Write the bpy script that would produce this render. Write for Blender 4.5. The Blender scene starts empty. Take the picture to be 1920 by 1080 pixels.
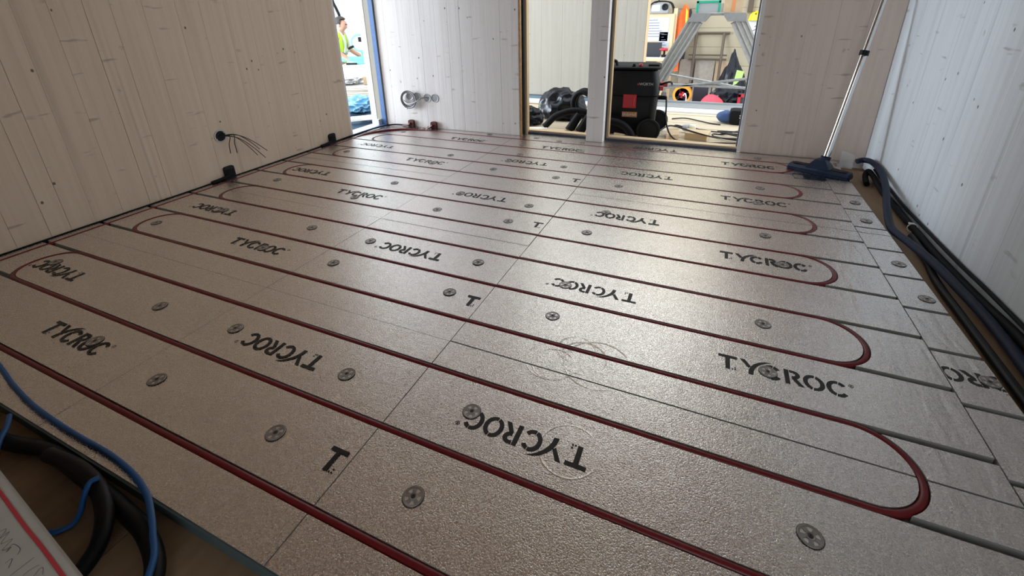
import bpy, bmesh, math, random
from mathutils import Vector, Matrix, noise as mnoise
random.seed(7)
PI = math.pi
sc = bpy.context.scene
COL = sc.collection

# ------------------------------------------------------------------ camera
cam_d = bpy.data.cameras.new('camera')
cam = bpy.data.objects.new('camera', cam_d)
COL.objects.link(cam)
cam.location = (0.5787, -0.158, 0.8428)
cam.rotation_euler = (1.1901, 0.0190, 0.4094)
cam_d.sensor_fit = 'HORIZONTAL'
cam_d.sensor_width = 36.0
cam_d.lens = 845.4 / 1920 * 36.0
cam_d.shift_y = (366.1 - 540) / 1920
cam_d.clip_start = 0.02
cam_d.clip_end = 200
sc.camera = cam

# ------------------------------------------------------------------ world, lights, exposure
SKY_COLOR = (0.88, 0.95, 1.0)
SKY_STRENGTH = 1.8
world = bpy.data.worlds.new('sky')
sc.world = world
world.use_nodes = True
wb = world.node_tree.nodes['Background']
wb.inputs['Color'].default_value = (*SKY_COLOR, 1)
wb.inputs['Strength'].default_value = SKY_STRENGTH

def area_light(name, loc, rot, sx, sy, power, color):
    d = bpy.data.lights.new(name, 'AREA')
    d.shape = 'RECTANGLE'; d.size = sx; d.size_y = sy
    d.energy = power; d.color = color
    o = bpy.data.objects.new(name, d); COL.objects.link(o)
    o.location = loc; o.rotation_euler = rot
    return o

# unseen area light added outside the left-hand door to brighten the far walls
area_light('door_fill_light', (-9.5, 1.2, 1.3), (0, math.radians(-90), 0), 4.0, 7.0, 1400, (0.80, 0.90, 1.0))

sc.view_settings.view_transform = 'Standard'
sc.view_settings.look = 'None'
sc.view_settings.exposure = 0.68
sc.view_settings.gamma = 1.0
sc.view_settings.use_curve_mapping = False

# ------------------------------------------------------------------ node helpers
def new_mat(name):
    m = bpy.data.materials.new(name); m.use_nodes = True
    return m, m.node_tree.nodes, m.node_tree.links, m.node_tree.nodes['Principled BSDF']

def plain(name, col, rough=0.6, metal=0.0, noise=0.0, nscale=20, bump=0.0, spec=None):
    m, N, L, b = new_mat(name)
    b.inputs['Base Color'].default_value = (*col, 1)
    b.inputs['Roughness'].default_value = rough
    b.inputs['Metallic'].default_value = metal
    if spec is not None: b.inputs['Specular IOR Level'].default_value = spec
    if noise or bump:
        tc = N.new('ShaderNodeTexCoord')
        n = N.new('ShaderNodeTexNoise'); n.inputs['Scale'].default_value = nscale
        n.inputs['Detail'].default_value = 4
        L.new(tc.outputs['Object'], n.inputs['Vector'])
        if noise:
            r = N.new('ShaderNodeValToRGB')
            r.color_ramp.elements[0].position = 0.3; r.color_ramp.elements[1].position = 0.7
            r.color_ramp.elements[0].color = (*[c * (1 - noise) for c in col], 1)
            r.color_ramp.elements[1].color = (*[min(1, c * (1 + noise)) for c in col], 1)
            L.new(n.outputs['Fac'], r.inputs['Fac']); L.new(r.outputs['Color'], b.inputs['Base Color'])
        if bump:
            bp = N.new('ShaderNodeBump'); bp.inputs['Strength'].default_value = bump
            bp.inputs['Distance'].default_value = 0.004
            L.new(n.outputs['Fac'], bp.inputs['Height']); L.new(bp.outputs['Normal'], b.inputs['Normal'])
    return m

def math_node(N, L, op, a, b=None, c=None):
    n = N.new('ShaderNodeMath'); n.operation = op
    for i, v in enumerate((a, b, c)):
        if v is None: continue
        if isinstance(v, (int, float)): n.inputs[i].default_value = v
        else: L.new(v, n.inputs[i])
    return n.outputs[0]

def wood(name, light, dark, axis='Z', knots=True, knot_col=(0.16, 0.09, 0.05), rough=0.62, streak=0.5, var=0.10):
    """pale softwood: grain along axis, a slight tone for each board, knots, pin holes and smudges"""
    m, N, L, b = new_mat(name)
    tc = N.new('ShaderNodeTexCoord'); oi = N.new('ShaderNodeObjectInfo')
    off = N.new('ShaderNodeVectorMath'); off.operation = 'SCALE'
    off.inputs[0].default_value = (13.1, 7.7, 9.3); L.new(oi.outputs['Random'], off.inputs['Scale'])
    add = N.new('ShaderNodeVectorMath'); add.operation = 'ADD'
    L.new(tc.outputs['Object'], add.inputs[0]); L.new(off.outputs[0], add.inputs[1])
    def mapped(across, along):
        mp = N.new('ShaderNodeMapping')
        s = {'Z': (across, across, along), 'X': (along, across, across), 'Y': (across, along, across)}[axis]
        mp.inputs['Scale'].default_value = s
        L.new(add.outputs[0], mp.inputs['Vector']); return mp.outputs[0]
    def noise_tex(v, scale, detail=3, dist=0.0):
        n = N.new('ShaderNodeTexNoise'); n.inputs['Scale'].default_value = scale
        n.inputs['Detail'].default_value = detail; n.inputs['Distortion'].default_value = dist
        L.new(v, n.inputs['Vector']); return n.outputs['Fac']
    def ramp(f, p0, p1):
        r = N.new('ShaderNodeMapRange'); r.interpolation_type = 'SMOOTHSTEP'
        r.inputs['From Min'].default_value = p0; r.inputs['From Max'].default_value = p1
        L.new(f, r.inputs['Value']); return r.outputs[0]
    def mix(fac, a, bcol):
        mx = N.new('ShaderNodeMix'); mx.data_type = 'RGBA'
        if isinstance(fac, (int, float)): mx.inputs[0].default_value = fac
        else: L.new(fac, mx.inputs[0])
        for i, c in ((6, a), (7, bcol)):
            if isinstance(c, tuple): mx.inputs[i].default_value = (*c, 1)
            else: L.new(c, mx.inputs[i])
        return mx.outputs[2]
    g = ramp(noise_tex(mapped(38, 1.3), 1.0, 4, 0.4), 0.35, 0.75)
    col = mix(math_node(N, L, 'MULTIPLY', g, 0.55), light, dark)
    # long dark resin streaks
    s = ramp(noise_tex(mapped(22, 0.35), 1.0, 2, 0.2), 0.64, 0.78)
    col = mix(math_node(N, L, 'MULTIPLY', s, streak), col, tuple(c * 0.62 for c in dark))
    # tone of each board
    t = math_node(N, L, 'MULTIPLY', oi.outputs['Random'], var)
    col = mix(t, col, dark)
    if knots:
        def spots(scale, rmax, gate, soft):
            v = N.new('ShaderNodeTexVoronoi'); v.inputs['Scale'].default_value = 1
            L.new(mapped(scale, scale * 0.75), v.inputs['Vector'])
            sp = N.new('ShaderNodeSeparateColor'); L.new(v.outputs['Color'], sp.inputs[0])
            on = math_node(N, L, 'GREATER_THAN', sp.outputs[0], gate)
            d = ramp(v.outputs['Distance'], rmax, rmax * soft)
            return math_node(N, L, 'MULTIPLY', on, d)
        # brown bands that follow the grain
        bn = ramp(noise_tex(mapped(8.5, 0.22), 1.0, 3, 0.15), 0.62, 0.74)
        col = mix(math_node(N, L, 'MULTIPLY', bn, 0.55 * streak), col, tuple(0.55 * c + 0.45 * k_ for c, k_ in zip(dark, knot_col)))
        k = spots(10.0, 0.13, 0.72, 0.2)
        k = math_node(N, L, 'MULTIPLY', k, ramp(noise_tex(mapped(60, 60), 1.0, 2), 0.35, 0.6))
        col = mix(math_node(N, L, 'MULTIPLY', k, 0.55), col, knot_col)
        k2 = spots(13.0, 0.085, 0.45, 0.5)
        col = mix(math_node(N, L, 'MULTIPLY', k2, 0.85), col, tuple(c * 0.5 for c in knot_col))
        # short smudges across the grain
        w = ramp(noise_tex(mapped(6, 30), 1.0, 2, 0.0), 0.67, 0.76)
        col = mix(math_node(N, L, 'MULTIPLY', w, 0.40), col, knot_col)
    L.new(col, b.inputs['Base Color'])
    b.inputs['Roughness'].default_value = rough
    b.inputs['Specular IOR Level'].default_value = 0.25
    bp = N.new('ShaderNodeBump'); bp.inputs['Strength'].default_value = 0.15; bp.inputs['Distance'].default_value = 0.002
    L.new(g, bp.inputs['Height']); L.new(bp.outputs['Normal'], b.inputs['Normal'])
    return m

def foil_material():
    """embossed aluminium facing: worm-like grain, soft dents, wrinkles by the right edge, pressed rings"""
    m, N, L, b = new_mat('aluminium_foil')
    b.inputs['Metallic'].default_value = 1.0
    tc = N.new('ShaderNodeTexCoord')
    P = tc.outputs['Object']
    def nz(scale, detail=2, dist=0.0, vec=None):
        n = N.new('ShaderNodeTexNoise'); n.inputs['Scale'].default_value = scale
        n.inputs['Detail'].default_value = detail; n.inputs['Distortion'].default_value = dist
        L.new(vec or P, n.inputs['Vector']); return n.outputs['Fac']
    grain = nz(350, 1.0, 0.7)
    dents = nz(11, 3, 0.3)
    sep = N.new('ShaderNodeSeparateXYZ'); L.new(P, sep.inputs[0])
    # wrinkles where the foil bridges the bends on the right
    wx = N.new('ShaderNodeMapRange'); wx.inputs['From Min'].default_value = 0.98; wx.inputs['From Max'].default_value = 1.08
    L.new(sep.outputs[0], wx.inputs['Value'])
    mp = N.new('ShaderNodeMapping'); mp.inputs['Scale'].default_value = (34, 7, 1); mp.inputs['Rotation'].default_value = (0, 0, 0.25)
    L.new(P, mp.inputs['Vector'])
    wr = math_node(N, L, 'MULTIPLY', nz(1.0, 3, 0.5, mp.outputs[0]), wx.outputs[0])
    # rings pressed into the facing by a bucket
    rings = None
    for (cx, cy, r) in ((0.285, 0.735, 0.066), (0.295, 0.725, 0.055), (0.40, 0.765, 0.085), (0.36, 0.775, 0.06), (0.335, 0.80, 0.05), (0.405, 0.50, 0.062)):
        dx = math_node(N, L, 'SUBTRACT', sep.outputs[0], cx); dy = math_node(N, L, 'SUBTRACT', sep.outputs[1], cy)
        d = math_node(N, L, 'SQRT', math_node(N, L, 'ADD', math_node(N, L, 'MULTIPLY', dx, dx), math_node(N, L, 'MULTIPLY', dy, dy)))
        e = math_node(N, L, 'ABSOLUTE', math_node(N, L, 'SUBTRACT', d, r))
        q = N.new('ShaderNodeMapRange'); q.interpolation_type = 'SMOOTHSTEP'
        q.inputs['From Min'].default_value = 0.003; q.inputs['From Max'].default_value = 0.0
        L.new(e, q.inputs['Value'])
        rings = q.outputs[0] if rings is None else math_node(N, L, 'MAXIMUM', rings, q.outputs[0])
    broken = N.new('ShaderNodeMapRange'); broken.inputs['From Min'].default_value = 0.46; broken.inputs['From Max'].default_value = 0.62
    L.new(nz(9, 2), broken.inputs['Value'])
    rings = math_node(N, L, 'MULTIPLY', rings, broken.outputs[0])
    h = math_node(N, L, 'MULTIPLY', grain, 0.0008)
    h = math_node(N, L, 'ADD', h, math_node(N, L, 'MULTIPLY', dents, 0.0012))
    h = math_node(N, L, 'ADD', h, math_node(N, L, 'MULTIPLY', wr, 0.0045))
    h = math_node(N, L, 'ADD', h, math_node(N, L, 'MULTIPLY', rings, 0.0009))
    bp = N.new('ShaderNodeBump'); bp.inputs['Strength'].default_value = 1.0; bp.inputs['Distance'].default_value = 1.0
    L.new(h, bp.inputs['Height']); L.new(bp.outputs['Normal'], b.inputs['Normal'])
    rr_ = N.new('ShaderNodeMapRange'); rr_.inputs['From Min'].default_value = 0.35; rr_.inputs['From Max'].default_value = 0.65
    rr_.inputs['To Min'].default_value = FOIL_ROUGH - 0.06; rr_.inputs['To Max'].default_value = FOIL_ROUGH + 0.12
    L.new(grain, rr_.inputs['Value']); L.new(rr_.outputs[0], b.inputs['Roughness'])
    # scuffs and dust
    dust = N.new('ShaderNodeMapRange'); dust.inputs['From Min'].default_value = 0.45; dust.inputs['From Max'].default_value = 0.8
    L.new(nz(3.2, 6), dust.inputs['Value'])
    mx = N.new('ShaderNodeMix'); mx.data_type = 'RGBA'
    L.new(math_node(N, L, 'MULTIPLY', dust.outputs[0], 0.5), mx.inputs[0])
    mx.inputs[6].default_value = (0.86, 0.81, 0.775, 1); mx.inputs[7].default_value = (0.77, 0.72, 0.685, 1)
    # speckle: light and shade of the embossed grain put into the colour
    g2 = N.new('ShaderNodeMapRange'); g2.inputs['From Min'].default_value = 0.36; g2.inputs['From Max'].default_value = 0.62
    g2.inputs['To Min'].default_value = 0.80; g2.inputs['To Max'].default_value = 1.08
    L.new(grain, g2.inputs['Value'])
    sc_ = N.new('ShaderNodeVectorMath'); sc_.operation = 'SCALE'
    L.new(mx.outputs[2], sc_.inputs[0]); L.new(g2.outputs[0], sc_.inputs['Scale'])
    L.new(sc_.outputs[0], b.inputs['Base Color'])
    return m
FOIL_ROUGH = 0.19

# ------------------------------------------------------------------ materials
M = {}
M['foil'] = foil_material()
M['core'] = plain('panel_core', (0.32, 0.32, 0.30), 0.8, noise=0.1)
M['print'] = plain('black_print', (0.012, 0.012, 0.012), 0.5)
M['pipe'] = plain('red_pipe', (0.17, 0.005, 0.009), 0.36, noise=0.12, nscale=30)
M['washer'] = plain('zinc_plate', (0.34, 0.32, 0.305), 0.42, 0.9, noise=0.15, nscale=60)
M['washer_hole'] = plain('pale_foil_in_hole', (0.80, 0.76, 0.73), 0.35, 1.0)
M['screw'] = plain('dark_screw', (0.08, 0.08, 0.08), 0.4, 0.8)
M['spruce_left'] = wood('spruce_left', (0.80, 0.655, 0.51), (0.68, 0.53, 0.395), 'Z', var=0.25)
M['spruce_back'] = wood('spruce_back', (0.86, 0.82, 0.81), (0.75, 0.70, 0.68), 'Z', streak=0.35)
M['spruce_panel'] = wood('spruce_panel', (0.78, 0.66, 0.58), (0.67, 0.54, 0.46), 'Z', streak=0.4)
M['spruce_right'] = wood('spruce_right', (0.72, 0.765, 0.81), (0.59, 0.605, 0.64), 'Z', knot_col=(0.14, 0.13, 0.13), streak=0.45)  # cool blue of the daylight from the door put into the wood colour
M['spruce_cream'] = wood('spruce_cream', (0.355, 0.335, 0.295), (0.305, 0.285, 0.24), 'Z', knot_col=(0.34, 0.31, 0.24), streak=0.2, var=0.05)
M['spruce_flat'] = wood('spruce_flat', (0.62, 0.53, 0.40), (0.52, 0.42, 0.29), 'X')
M['ceiling_wood'] = wood('ceiling_spruce', (0.68, 0.57, 0.48), (0.57, 0.465, 0.38), 'X')
M['subfloor'] = wood('plywood_deck', (0.30, 0.205, 0.125), (0.21, 0.135, 0.08), 'Y', streak=0.3)
M['pine'] = wood('pine_batten', (0.70, 0.52, 0.32), (0.58, 0.40, 0.22), 'Z', knots=False)
M['pine_x'] = wood('pine_sill', (0.70, 0.54, 0.35), (0.58, 0.42, 0.25), 'X', knots=False)
M['endgrain'] = plain('orange_edge', (0.42, 0.24, 0.11), 0.7, noise=0.25, nscale=40)
M['black_tape'] = plain('black_tape', (0.02, 0.02, 0.028), 0.55)
M['navy_tape'] = plain('navy_tape', (0.055, 0.06, 0.10), 0.5)
M['blue_tape'] = plain('blue_tape', (0.05, 0.14, 0.36), 0.5, noise=0.12, nscale=40)
M['black'] = plain('black_plastic', (0.005, 0.005, 0.0065), 0.45, spec=0.22)
M['black_soft'] = plain('black_rubber', (0.006, 0.0062, 0.008), 0.65, spec=0.18)
M['black_film'] = plain('black_film', (0.006, 0.007, 0.011), 0.28, spec=0.25, bump=0.6, nscale=14)
M['navy'] = plain('navy_plastic', (0.012, 0.022, 0.048), 0.42, spec=0.3)
M['conduit'] = plain('navy_conduit', (0.014, 0.021, 0.042), 0.55, spec=0.22)
M['blue_cable'] = plain('blue_cable', (0.01, 0.10, 0.32), 0.45)
M['chrome'] = plain('chrome', (0.80, 0.80, 0.80), 0.10, 1.0)
M['alu'] = plain('aluminium', (0.40, 0.40, 0.39), 0.42, 0.7, noise=0.1, nscale=25)
M['alu_dull'] = plain('dull_aluminium', (0.22, 0.22, 0.215), 0.6, 0.3, noise=0.1)
M['white'] = plain('white_paint', (0.80, 0.80, 0.78), 0.6)
M['white_board'] = plain('white_board', (0.60, 0.585, 0.55), 0.7, noise=0.04)
M['paper'] = plain('paper', (0.52, 0.545, 0.60), 0.7)
M['ink'] = plain('grey_ink', (0.10, 0.11, 0.15), 0.7)
M['red'] = plain('red_plastic', (0.45, 0.015, 0.025), 0.35)
M['pinkred'] = plain('red_fabric', (0.72, 0.06, 0.09), 0.7)
M['red_marker'] = plain('red_marker', (0.62, 0.06, 0.08), 0.7)
M['pencil'] = plain('violet_pencil', (0.22, 0.17, 0.26), 0.7)
M['orange'] = plain('orange_fabric', (0.90, 0.16, 0.03), 0.7, noise=0.12)
M['orange_plastic'] = plain('orange_plastic', (0.75, 0.30, 0.03), 0.45)
M['dark_fabric'] = plain('dark_fabric', (0.03, 0.028, 0.04), 0.85)
M['hivis'] = plain('hivis_yellow', (0.62, 0.85, 0.05), 0.6)
M['reflective'] = plain('reflective_band', (0.55, 0.58, 0.58), 0.4)
M['skin'] = plain('skin', (0.52, 0.28, 0.20), 0.55)
M['hair'] = plain('dark_hair', (0.035, 0.028, 0.025), 0.7)
M['trousers'] = plain('dark_trousers', (0.02, 0.022, 0.028), 0.8)
M['mint'] = plain('mint_green', (0.16, 0.55, 0.50), 0.45)
M['green'] = plain('green_plastic', (0.01, 0.30, 0.20), 0.45)
M['lime'] = plain('lime_label', (0.42, 0.62, 0.16), 0.6)
M['yellow'] = plain('yellow_plastic', (0.85, 0.65, 0.02), 0.4)
M['card'] = plain('cardboard', (0.42, 0.30, 0.19), 0.8, noise=0.08)
M['brown_steel'] = plain('brown_steel', (0.085, 0.062, 0.042), 0.55, 0.2)
M['brown_pipe'] = plain('red_brown_plastic', (0.10, 0.022, 0.018), 0.4)
M['mdf'] = plain('grey_sheet', (0.30, 0.26, 0.22), 0.7, noise=0.1)
M['screen'] = plain('dark_screen', (0.02, 0.022, 0.03), 0.3)
M['hall_wall'] = plain('hall_wall_cream', (0.335, 0.285, 0.20), 0.8, noise=0.03, nscale=2)
M['hall_white'] = plain('hall_wall_white', (0.66, 0.68, 0.68), 0.8)
M['concrete'] = plain('concrete', (0.30, 0.29, 0.28), 0.85, noise=0.15, nscale=6)
M['blue_film'] = plain('blue_film', (0.18, 0.42, 0.66), 0.2, bump=0.7, nscale=12)
M['tarp'] = plain('dark_tarp', (0.07, 0.13, 0.21), 0.5, bump=0.6, nscale=9)
M['clear_film'] = plain('crumpled_film', (0.75, 0.77, 0.80), 0.2, bump=0.8, nscale=16)
M['zinc'] = plain('galvanised', (0.42, 0.44, 0.46), 0.4, 0.7)
M['grey_box'] = plain('grey_plastic', (0.30, 0.31, 0.32), 0.6)
M['whitegrey'] = plain('light_grey', (0.58, 0.58, 0.56), 0.6)
M['wire'] = plain('dark_wire', (0.02, 0.018, 0.02), 0.5)
M['wire_grey'] = plain('grey_wire', (0.25, 0.26, 0.28), 0.5)
M['wire_white'] = plain('white_wire', (0.65, 0.65, 0.66), 0.5)
M['navy_bag'] = plain('navy_fabric', (0.03, 0.07, 0.19), 0.6, noise=0.15)
M['plug_white'] = plain('plug_white', (0.75, 0.74, 0.60), 0.5)
M['sticker'] = plain('orange_sticker', (0.50, 0.20, 0.07), 0.6)
M['edge_teal'] = plain('teal_edge_tape', (0.09, 0.13, 0.14), 0.6)
M['slate_tape'] = plain('slate_blue_tape', (0.10, 0.16, 0.21), 0.5)
M['foam'] = plain('edge_foam', (0.02, 0.02, 0.022), 0.8)
def translucent():
    m, N, L, b = new_mat('translucent_plastic')
    b.inputs['Base Color'].default_value = (0.85, 0.87, 0.9, 1); b.inputs['Roughness'].default_value = 0.25
    b.inputs['Alpha'].default_value = 0.38
    return m
M['translucent'] = translucent()

# ------------------------------------------------------------------ mesh helpers
def obj(name, bm, mat, parent=None, smooth=False, kind=None, label=None):
    me = bpy.data.meshes.new(name)
    bmesh.ops.recalc_face_normals(bm, faces=bm.faces)
    bm.to_mesh(me); bm.free()
    mats = mat if isinstance(mat, (list, tuple)) else [mat]
    for x in mats: me.materials.append(M[x])
    if smooth:
        for p in me.polygons: p.use_smooth = True
        try: me.set_sharp_from_angle(angle=math.radians(40))
        except Exception: pass
    o = bpy.data.objects.new(name, me); COL.objects.link(o)
    if parent is not None: o.parent = parent
    if kind: o['kind'] = kind
    if label: o['label'] = label
    return o

def tag(o, label, cat, group=None):
    o['label'] = label; o['category'] = cat
    if group: o['group'] = group
    return o

def thing(name, label, cat, loc=(0, 0, 0), rotz=0, group=None):
    o = bpy.data.objects.new(name, None); COL.objects.link(o)
    o.empty_display_size = 0.1
    o.location = loc; o.rotation_euler = (0, 0, rotz)
    return tag(o, label, cat, group)

def B(): return bmesh.new()

def box(bm, x0, x1, y0, y1, z0, z1, bev=0.0, mi=0, mtx=None):
    v = [bm.verts.new((x, y, z)) for z in (z0, z1) for y in (y0, y1) for x in (x0, x1)]
    fs = [bm.faces.new([v[i] for i in q]) for q in ((0, 2, 3, 1), (4, 5, 7, 6), (0, 1, 5, 4), (2, 6, 7, 3), (1, 3, 7, 5), (0, 4, 6, 2))]
    for f in fs: f.material_index = mi
    vs = v
    if bev > 0:
        es = list({e for f in fs for e in f.edges})
        r = bmesh.ops.bevel(bm, geom=es, offset=bev, segments=2, affect='EDGES', profile=0.6)
        vs = list({vv for f in r['faces'] for vv in f.verts} | {vv for vv in v if vv.is_valid})
        for f in r['faces']: f.material_index = mi
    if mtx is not None: bmesh.ops.transform(bm, matrix=mtx, verts=[q for q in vs if q.is_valid])
    return bm

def prism(bm, pts, z0, z1, mi_top=0, mi_side=0):
    """polygon in xy pulled from z0 up to z1"""
    lo = [bm.verts.new((p[0], p[1], z0)) for p in pts]
    hi = [bm.verts.new((p[0], p[1], z1)) for p in pts]
    n = len(pts)
    f = bm.faces.new(hi); f.material_index = mi_top
    f = bm.faces.new(lo[::-1]); f.material_index = mi_side
    for i in range(n):
        j = (i + 1) % n
        f = bm.faces.new((lo[i], lo[j], hi[j], hi[i])); f.material_index = mi_side
    return bm

def prism_m(bm, pts, d0, d1, mtx, mi=0):
    """polygon in local xy pulled along local z, then placed by mtx"""
    lo = [bm.verts.new(mtx @ Vector((p[0], p[1], d0))) for p in pts]
    hi = [bm.verts.new(mtx @ Vector((p[0], p[1], d1))) for p in pts]
    n = len(pts)
    for q in (hi, lo[::-1]):
        f = bm.faces.new(q); f.material_index = mi
    for i in range(n):
        j = (i + 1) % n
        f = bm.faces.new((lo[i], lo[j], hi[j], hi[i])); f.material_index = mi
    return bm

def tube(bm, pts, r, sides=10, mi=0, closed=False, caps=True):
    pts = [Vector(p) for p in pts]
    n = len(pts)
    rr = r if isinstance(r, (list, tuple)) else [r] * n
    rings = []
    up = None
    for i in range(n):
        if closed: t = pts[(i + 1) % n] - pts[i - 1]
        else: t = pts[min(i + 1, n - 1)] - pts[max(i - 1, 0)]
        if t.length < 1e-9: t = Vector((0, 0, 1))
        t.normalize()
        if up is None:
            up = Vector((0, 0, 1)) if abs(t.z) < 0.9 else Vector((1, 0, 0))
        up = up - t * up.dot(t)
        if up.length < 1e-6: up = t.orthogonal()
        up.normalize(); s = t.cross(up)
        rings.append([bm.verts.new(pts[i] + (up * math.cos(2 * PI * k / sides) + s * math.sin(2 * PI * k / sides)) * rr[i]) for k in range(sides)])
    for i in range(n if closed else n - 1):
        a, c = rings[i], rings[(i + 1) % n]
        for k in range(sides):
            f = bm.faces.new((a[k], a[(k + 1) % sides], c[(k + 1) % sides], c[k])); f.material_index = mi
    if caps and not closed:
        for q in (rings[0][::-1], rings[-1]):
            f = bm.faces.new(q); f.material_index = mi
    return bm

def lathe(bm, prof, steps=20, mtx=Matrix(), mi=0):
    """profile of (radius, height) turned about local z"""
    rings = []
    for (r, z) in prof:
        if r < 1e-6: rings.append([bm.verts.new(mtx @ Vector((0, 0, z)))])
        else: rings.append([bm.verts.new(mtx @ Vector((r * math.cos(2 * PI * k / steps), r * math.sin(2 * PI * k / steps), z))) for k in range(steps)])
    for a, c in zip(rings, rings[1:]):
        for k in range(steps):
            k2 = (k + 1) % steps
            if len(a) == 1 and len(c) == 1: continue
            if len(a) == 1: f = bm.faces.new((a[0], c[k], c[k2]))
            elif len(c) == 1: f = bm.faces.new((a[k], a[k2], c[0]))
            else: f = bm.faces.new((a[k], a[k2], c[k2], c[k]))
            f.material_index = mi
    for rg, rev in ((rings[0], True), (rings[-1], False)):
        if len(rg) > 2:
            f = bm.faces.new(rg[::-1] if rev else rg); f.material_index = mi
    return bm

def spline(ctrl, per=8):
    """Catmull-Rom through control points"""
    c = [Vector(p) for p in ctrl]
    out = []
    for i in range(len(c) - 1):
        p0 = c[max(i - 1, 0)]; p1 = c[i]; p2 = c[i + 1]; p3 = c[min(i + 2, len(c) - 1)]
        for k in range(per):
            t = k / per
            out.append(0.5 * ((2 * p1) + (p2 - p0) * t + (2 * p0 - 5 * p1 + 4 * p2 - p3) * t * t + (3 * p1 - p0 - 3 * p2 + p3) * t ** 3))
    out.append(c[-1])
    return out

def blob(bm, c, s, amp=0.25, freq=2.2, seed=0, sub=4, floor=None, mi=0, crease=False):
    """crumpled, sagging soft shape"""
    r = bmesh.ops.create_icosphere(bm, subdivisions=sub, radius=1.0)
    for v in r['verts']:
        p = v.co.copy()
        n = mnoise.noise(p * freq + Vector((seed * 3.1, seed * 1.7, seed * 5.3)))
        if crease: n = 0.5 - abs(mnoise.noise(p * freq * 1.6 + Vector((seed * 2.3, 0, seed)))) * 2 + n * 0.4
        p *= 1 + amp * n
        q = Vector((c[0] + p.x * s[0], c[1] + p.y * s[1], c[2] + p.z * s[2]))
        if floor is not None and q.z < floor: q.z = floor + 0.002 * (p.x + 1)
        v.co = q
    for f in bm.faces:
        pass
    return bm

def frame_mtx(loc, xdir, ydir):
    x = Vector(xdir).normalized(); y = Vector(ydir); y = (y - x * x.dot(y)).normalized(); z = x.cross(y)
    m = Matrix((x, y, z)).transposed().to_4x4(); m.translation = Vector(loc); return m

# ================================================================== THE ROOM SHELL
Z0 = -0.030          # deck under the panels; z = 0 is the foil surface
XL, XR = -1.915, 1.450
YB = 2.890           # face of the back wall left of the openings
ZC = 2.50

def board_wall(parent, mat, fixed, a0, a1, axis, face_dir, z0, z1, wmin, wmax, thick=0.022, seed=1, seams=None):
    """upright boards side by side along axis, each a part; face at 'fixed' looking along face_dir"""
    rng = random.Random(seed)
    a = a0; cuts = [a0]
    if seams: cuts = seams
    else:
        while a < a1 - wmin * 0.6:
            a += rng.uniform(wmin, wmax); cuts.append(min(a, a1))
        cuts[-1] = a1
    for i in range(len(cuts) - 1):
        g = rng.choice((0.0001, 0.0001, 0.0002, 0.0005))
        p0, p1 = cuts[i] + g, cuts[i + 1] - g
        d = rng.uniform(-0.0003, 0.0003)
        bm = B()
        lo, hi = (fixed + d, fixed - face_dir * thick) if face_dir < 0 else (fixed - face_dir * thick, fixed + d)
        lo, hi = min(lo, hi), max(lo, hi)
        if axis == 'y': box(bm, lo, hi, p0, p1, z0, z1)
        else: box(bm, p0, p1, lo, hi, z0, z1)
        es = [e for e in bm.edges if abs(e.verts[0].co.z - e.verts[1].co.z) > 0.5]
        bmesh.ops.bevel(bm, geom=es, offset=rng.choice((0.0003, 0.0005, 0.0010)), segments=1, affect='EDGES')
        obj('board', bm, mat, parent)

def structure(name, bm, mat):
    return obj(name, bm, mat, None, kind='structure')

# left wall (solid core behind its boards), ends at the door opening
bm = B(); box(bm, XL - 0.15, XL - 0.022, -1.40, 2.452, Z0 - 0.05, ZC); w = structure('wall_left', bm, 'spruce_left')
cuts = [-1.40, -1.2, -1.0, -0.82, -0.64, -0.47, -0.30, -0.12, 0.05, 0.22, 0.40, 0.52, 0.63, 0.70, 0.79, 0.90, 1.02, 1.12, 1.25, 1.40, 1.52, 1.66, 1.80, 1.93, 2.06, 2.18, 2.30, 2.452]
board_wall(w, 'spruce_left', XL, -1.4, 2.452, 'y', 1, Z0, ZC, 0.1, 0.14, seed=3, seams=cuts)
# its jamb at the door and the return beyond the door
bm = B(); box(bm, XL - 0.15, XL, 2.452, 2.470, Z0, ZC); obj('jamb_lining', bm, 'spruce_back', w)

# back wall, left of the openings
bm = B(); box(bm, XL - 0.15, -0.685, YB + 0.022, YB + 0.085, Z0 - 0.05, ZC)
box(bm, -0.685, 0.790, YB + 0.012, YB + 0.085, 2.10, ZC)
box(bm, 0.795, XR + 0.15, 2.990, YB + 0.115, Z0 - 0.05, ZC)
w = structure('wall_back', bm, 'spruce_back')
cuts = [XL + 0.002, -1.83, -1.70, -1.60, -1.50, -1.37, -1.26, -1.16, -1.06, -0.95, -0.84, -0.76, -0.6995]
board_wall(w, 'spruce_back', YB, XL, -0.6995, 'x', -1, 0.0005, ZC, 0.1, 0.14, seed=5, seams=cuts)
cuts = [0.797, 0.90, 1.02, 1.16, 1.30, XR - 0.002]
board_wall(w, 'spruce_panel', 2.970, 0.797, XR, 'x', -1, 0.0005, ZC, 0.1, 0.14, seed=8, seams=cuts)
# post between the two openings
bm = B(); box(bm, -0.196, -0.078, 2.900, 3.000, 0.0005, 2.10, 0.002); obj('post', bm, 'spruce_back', w)
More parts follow.
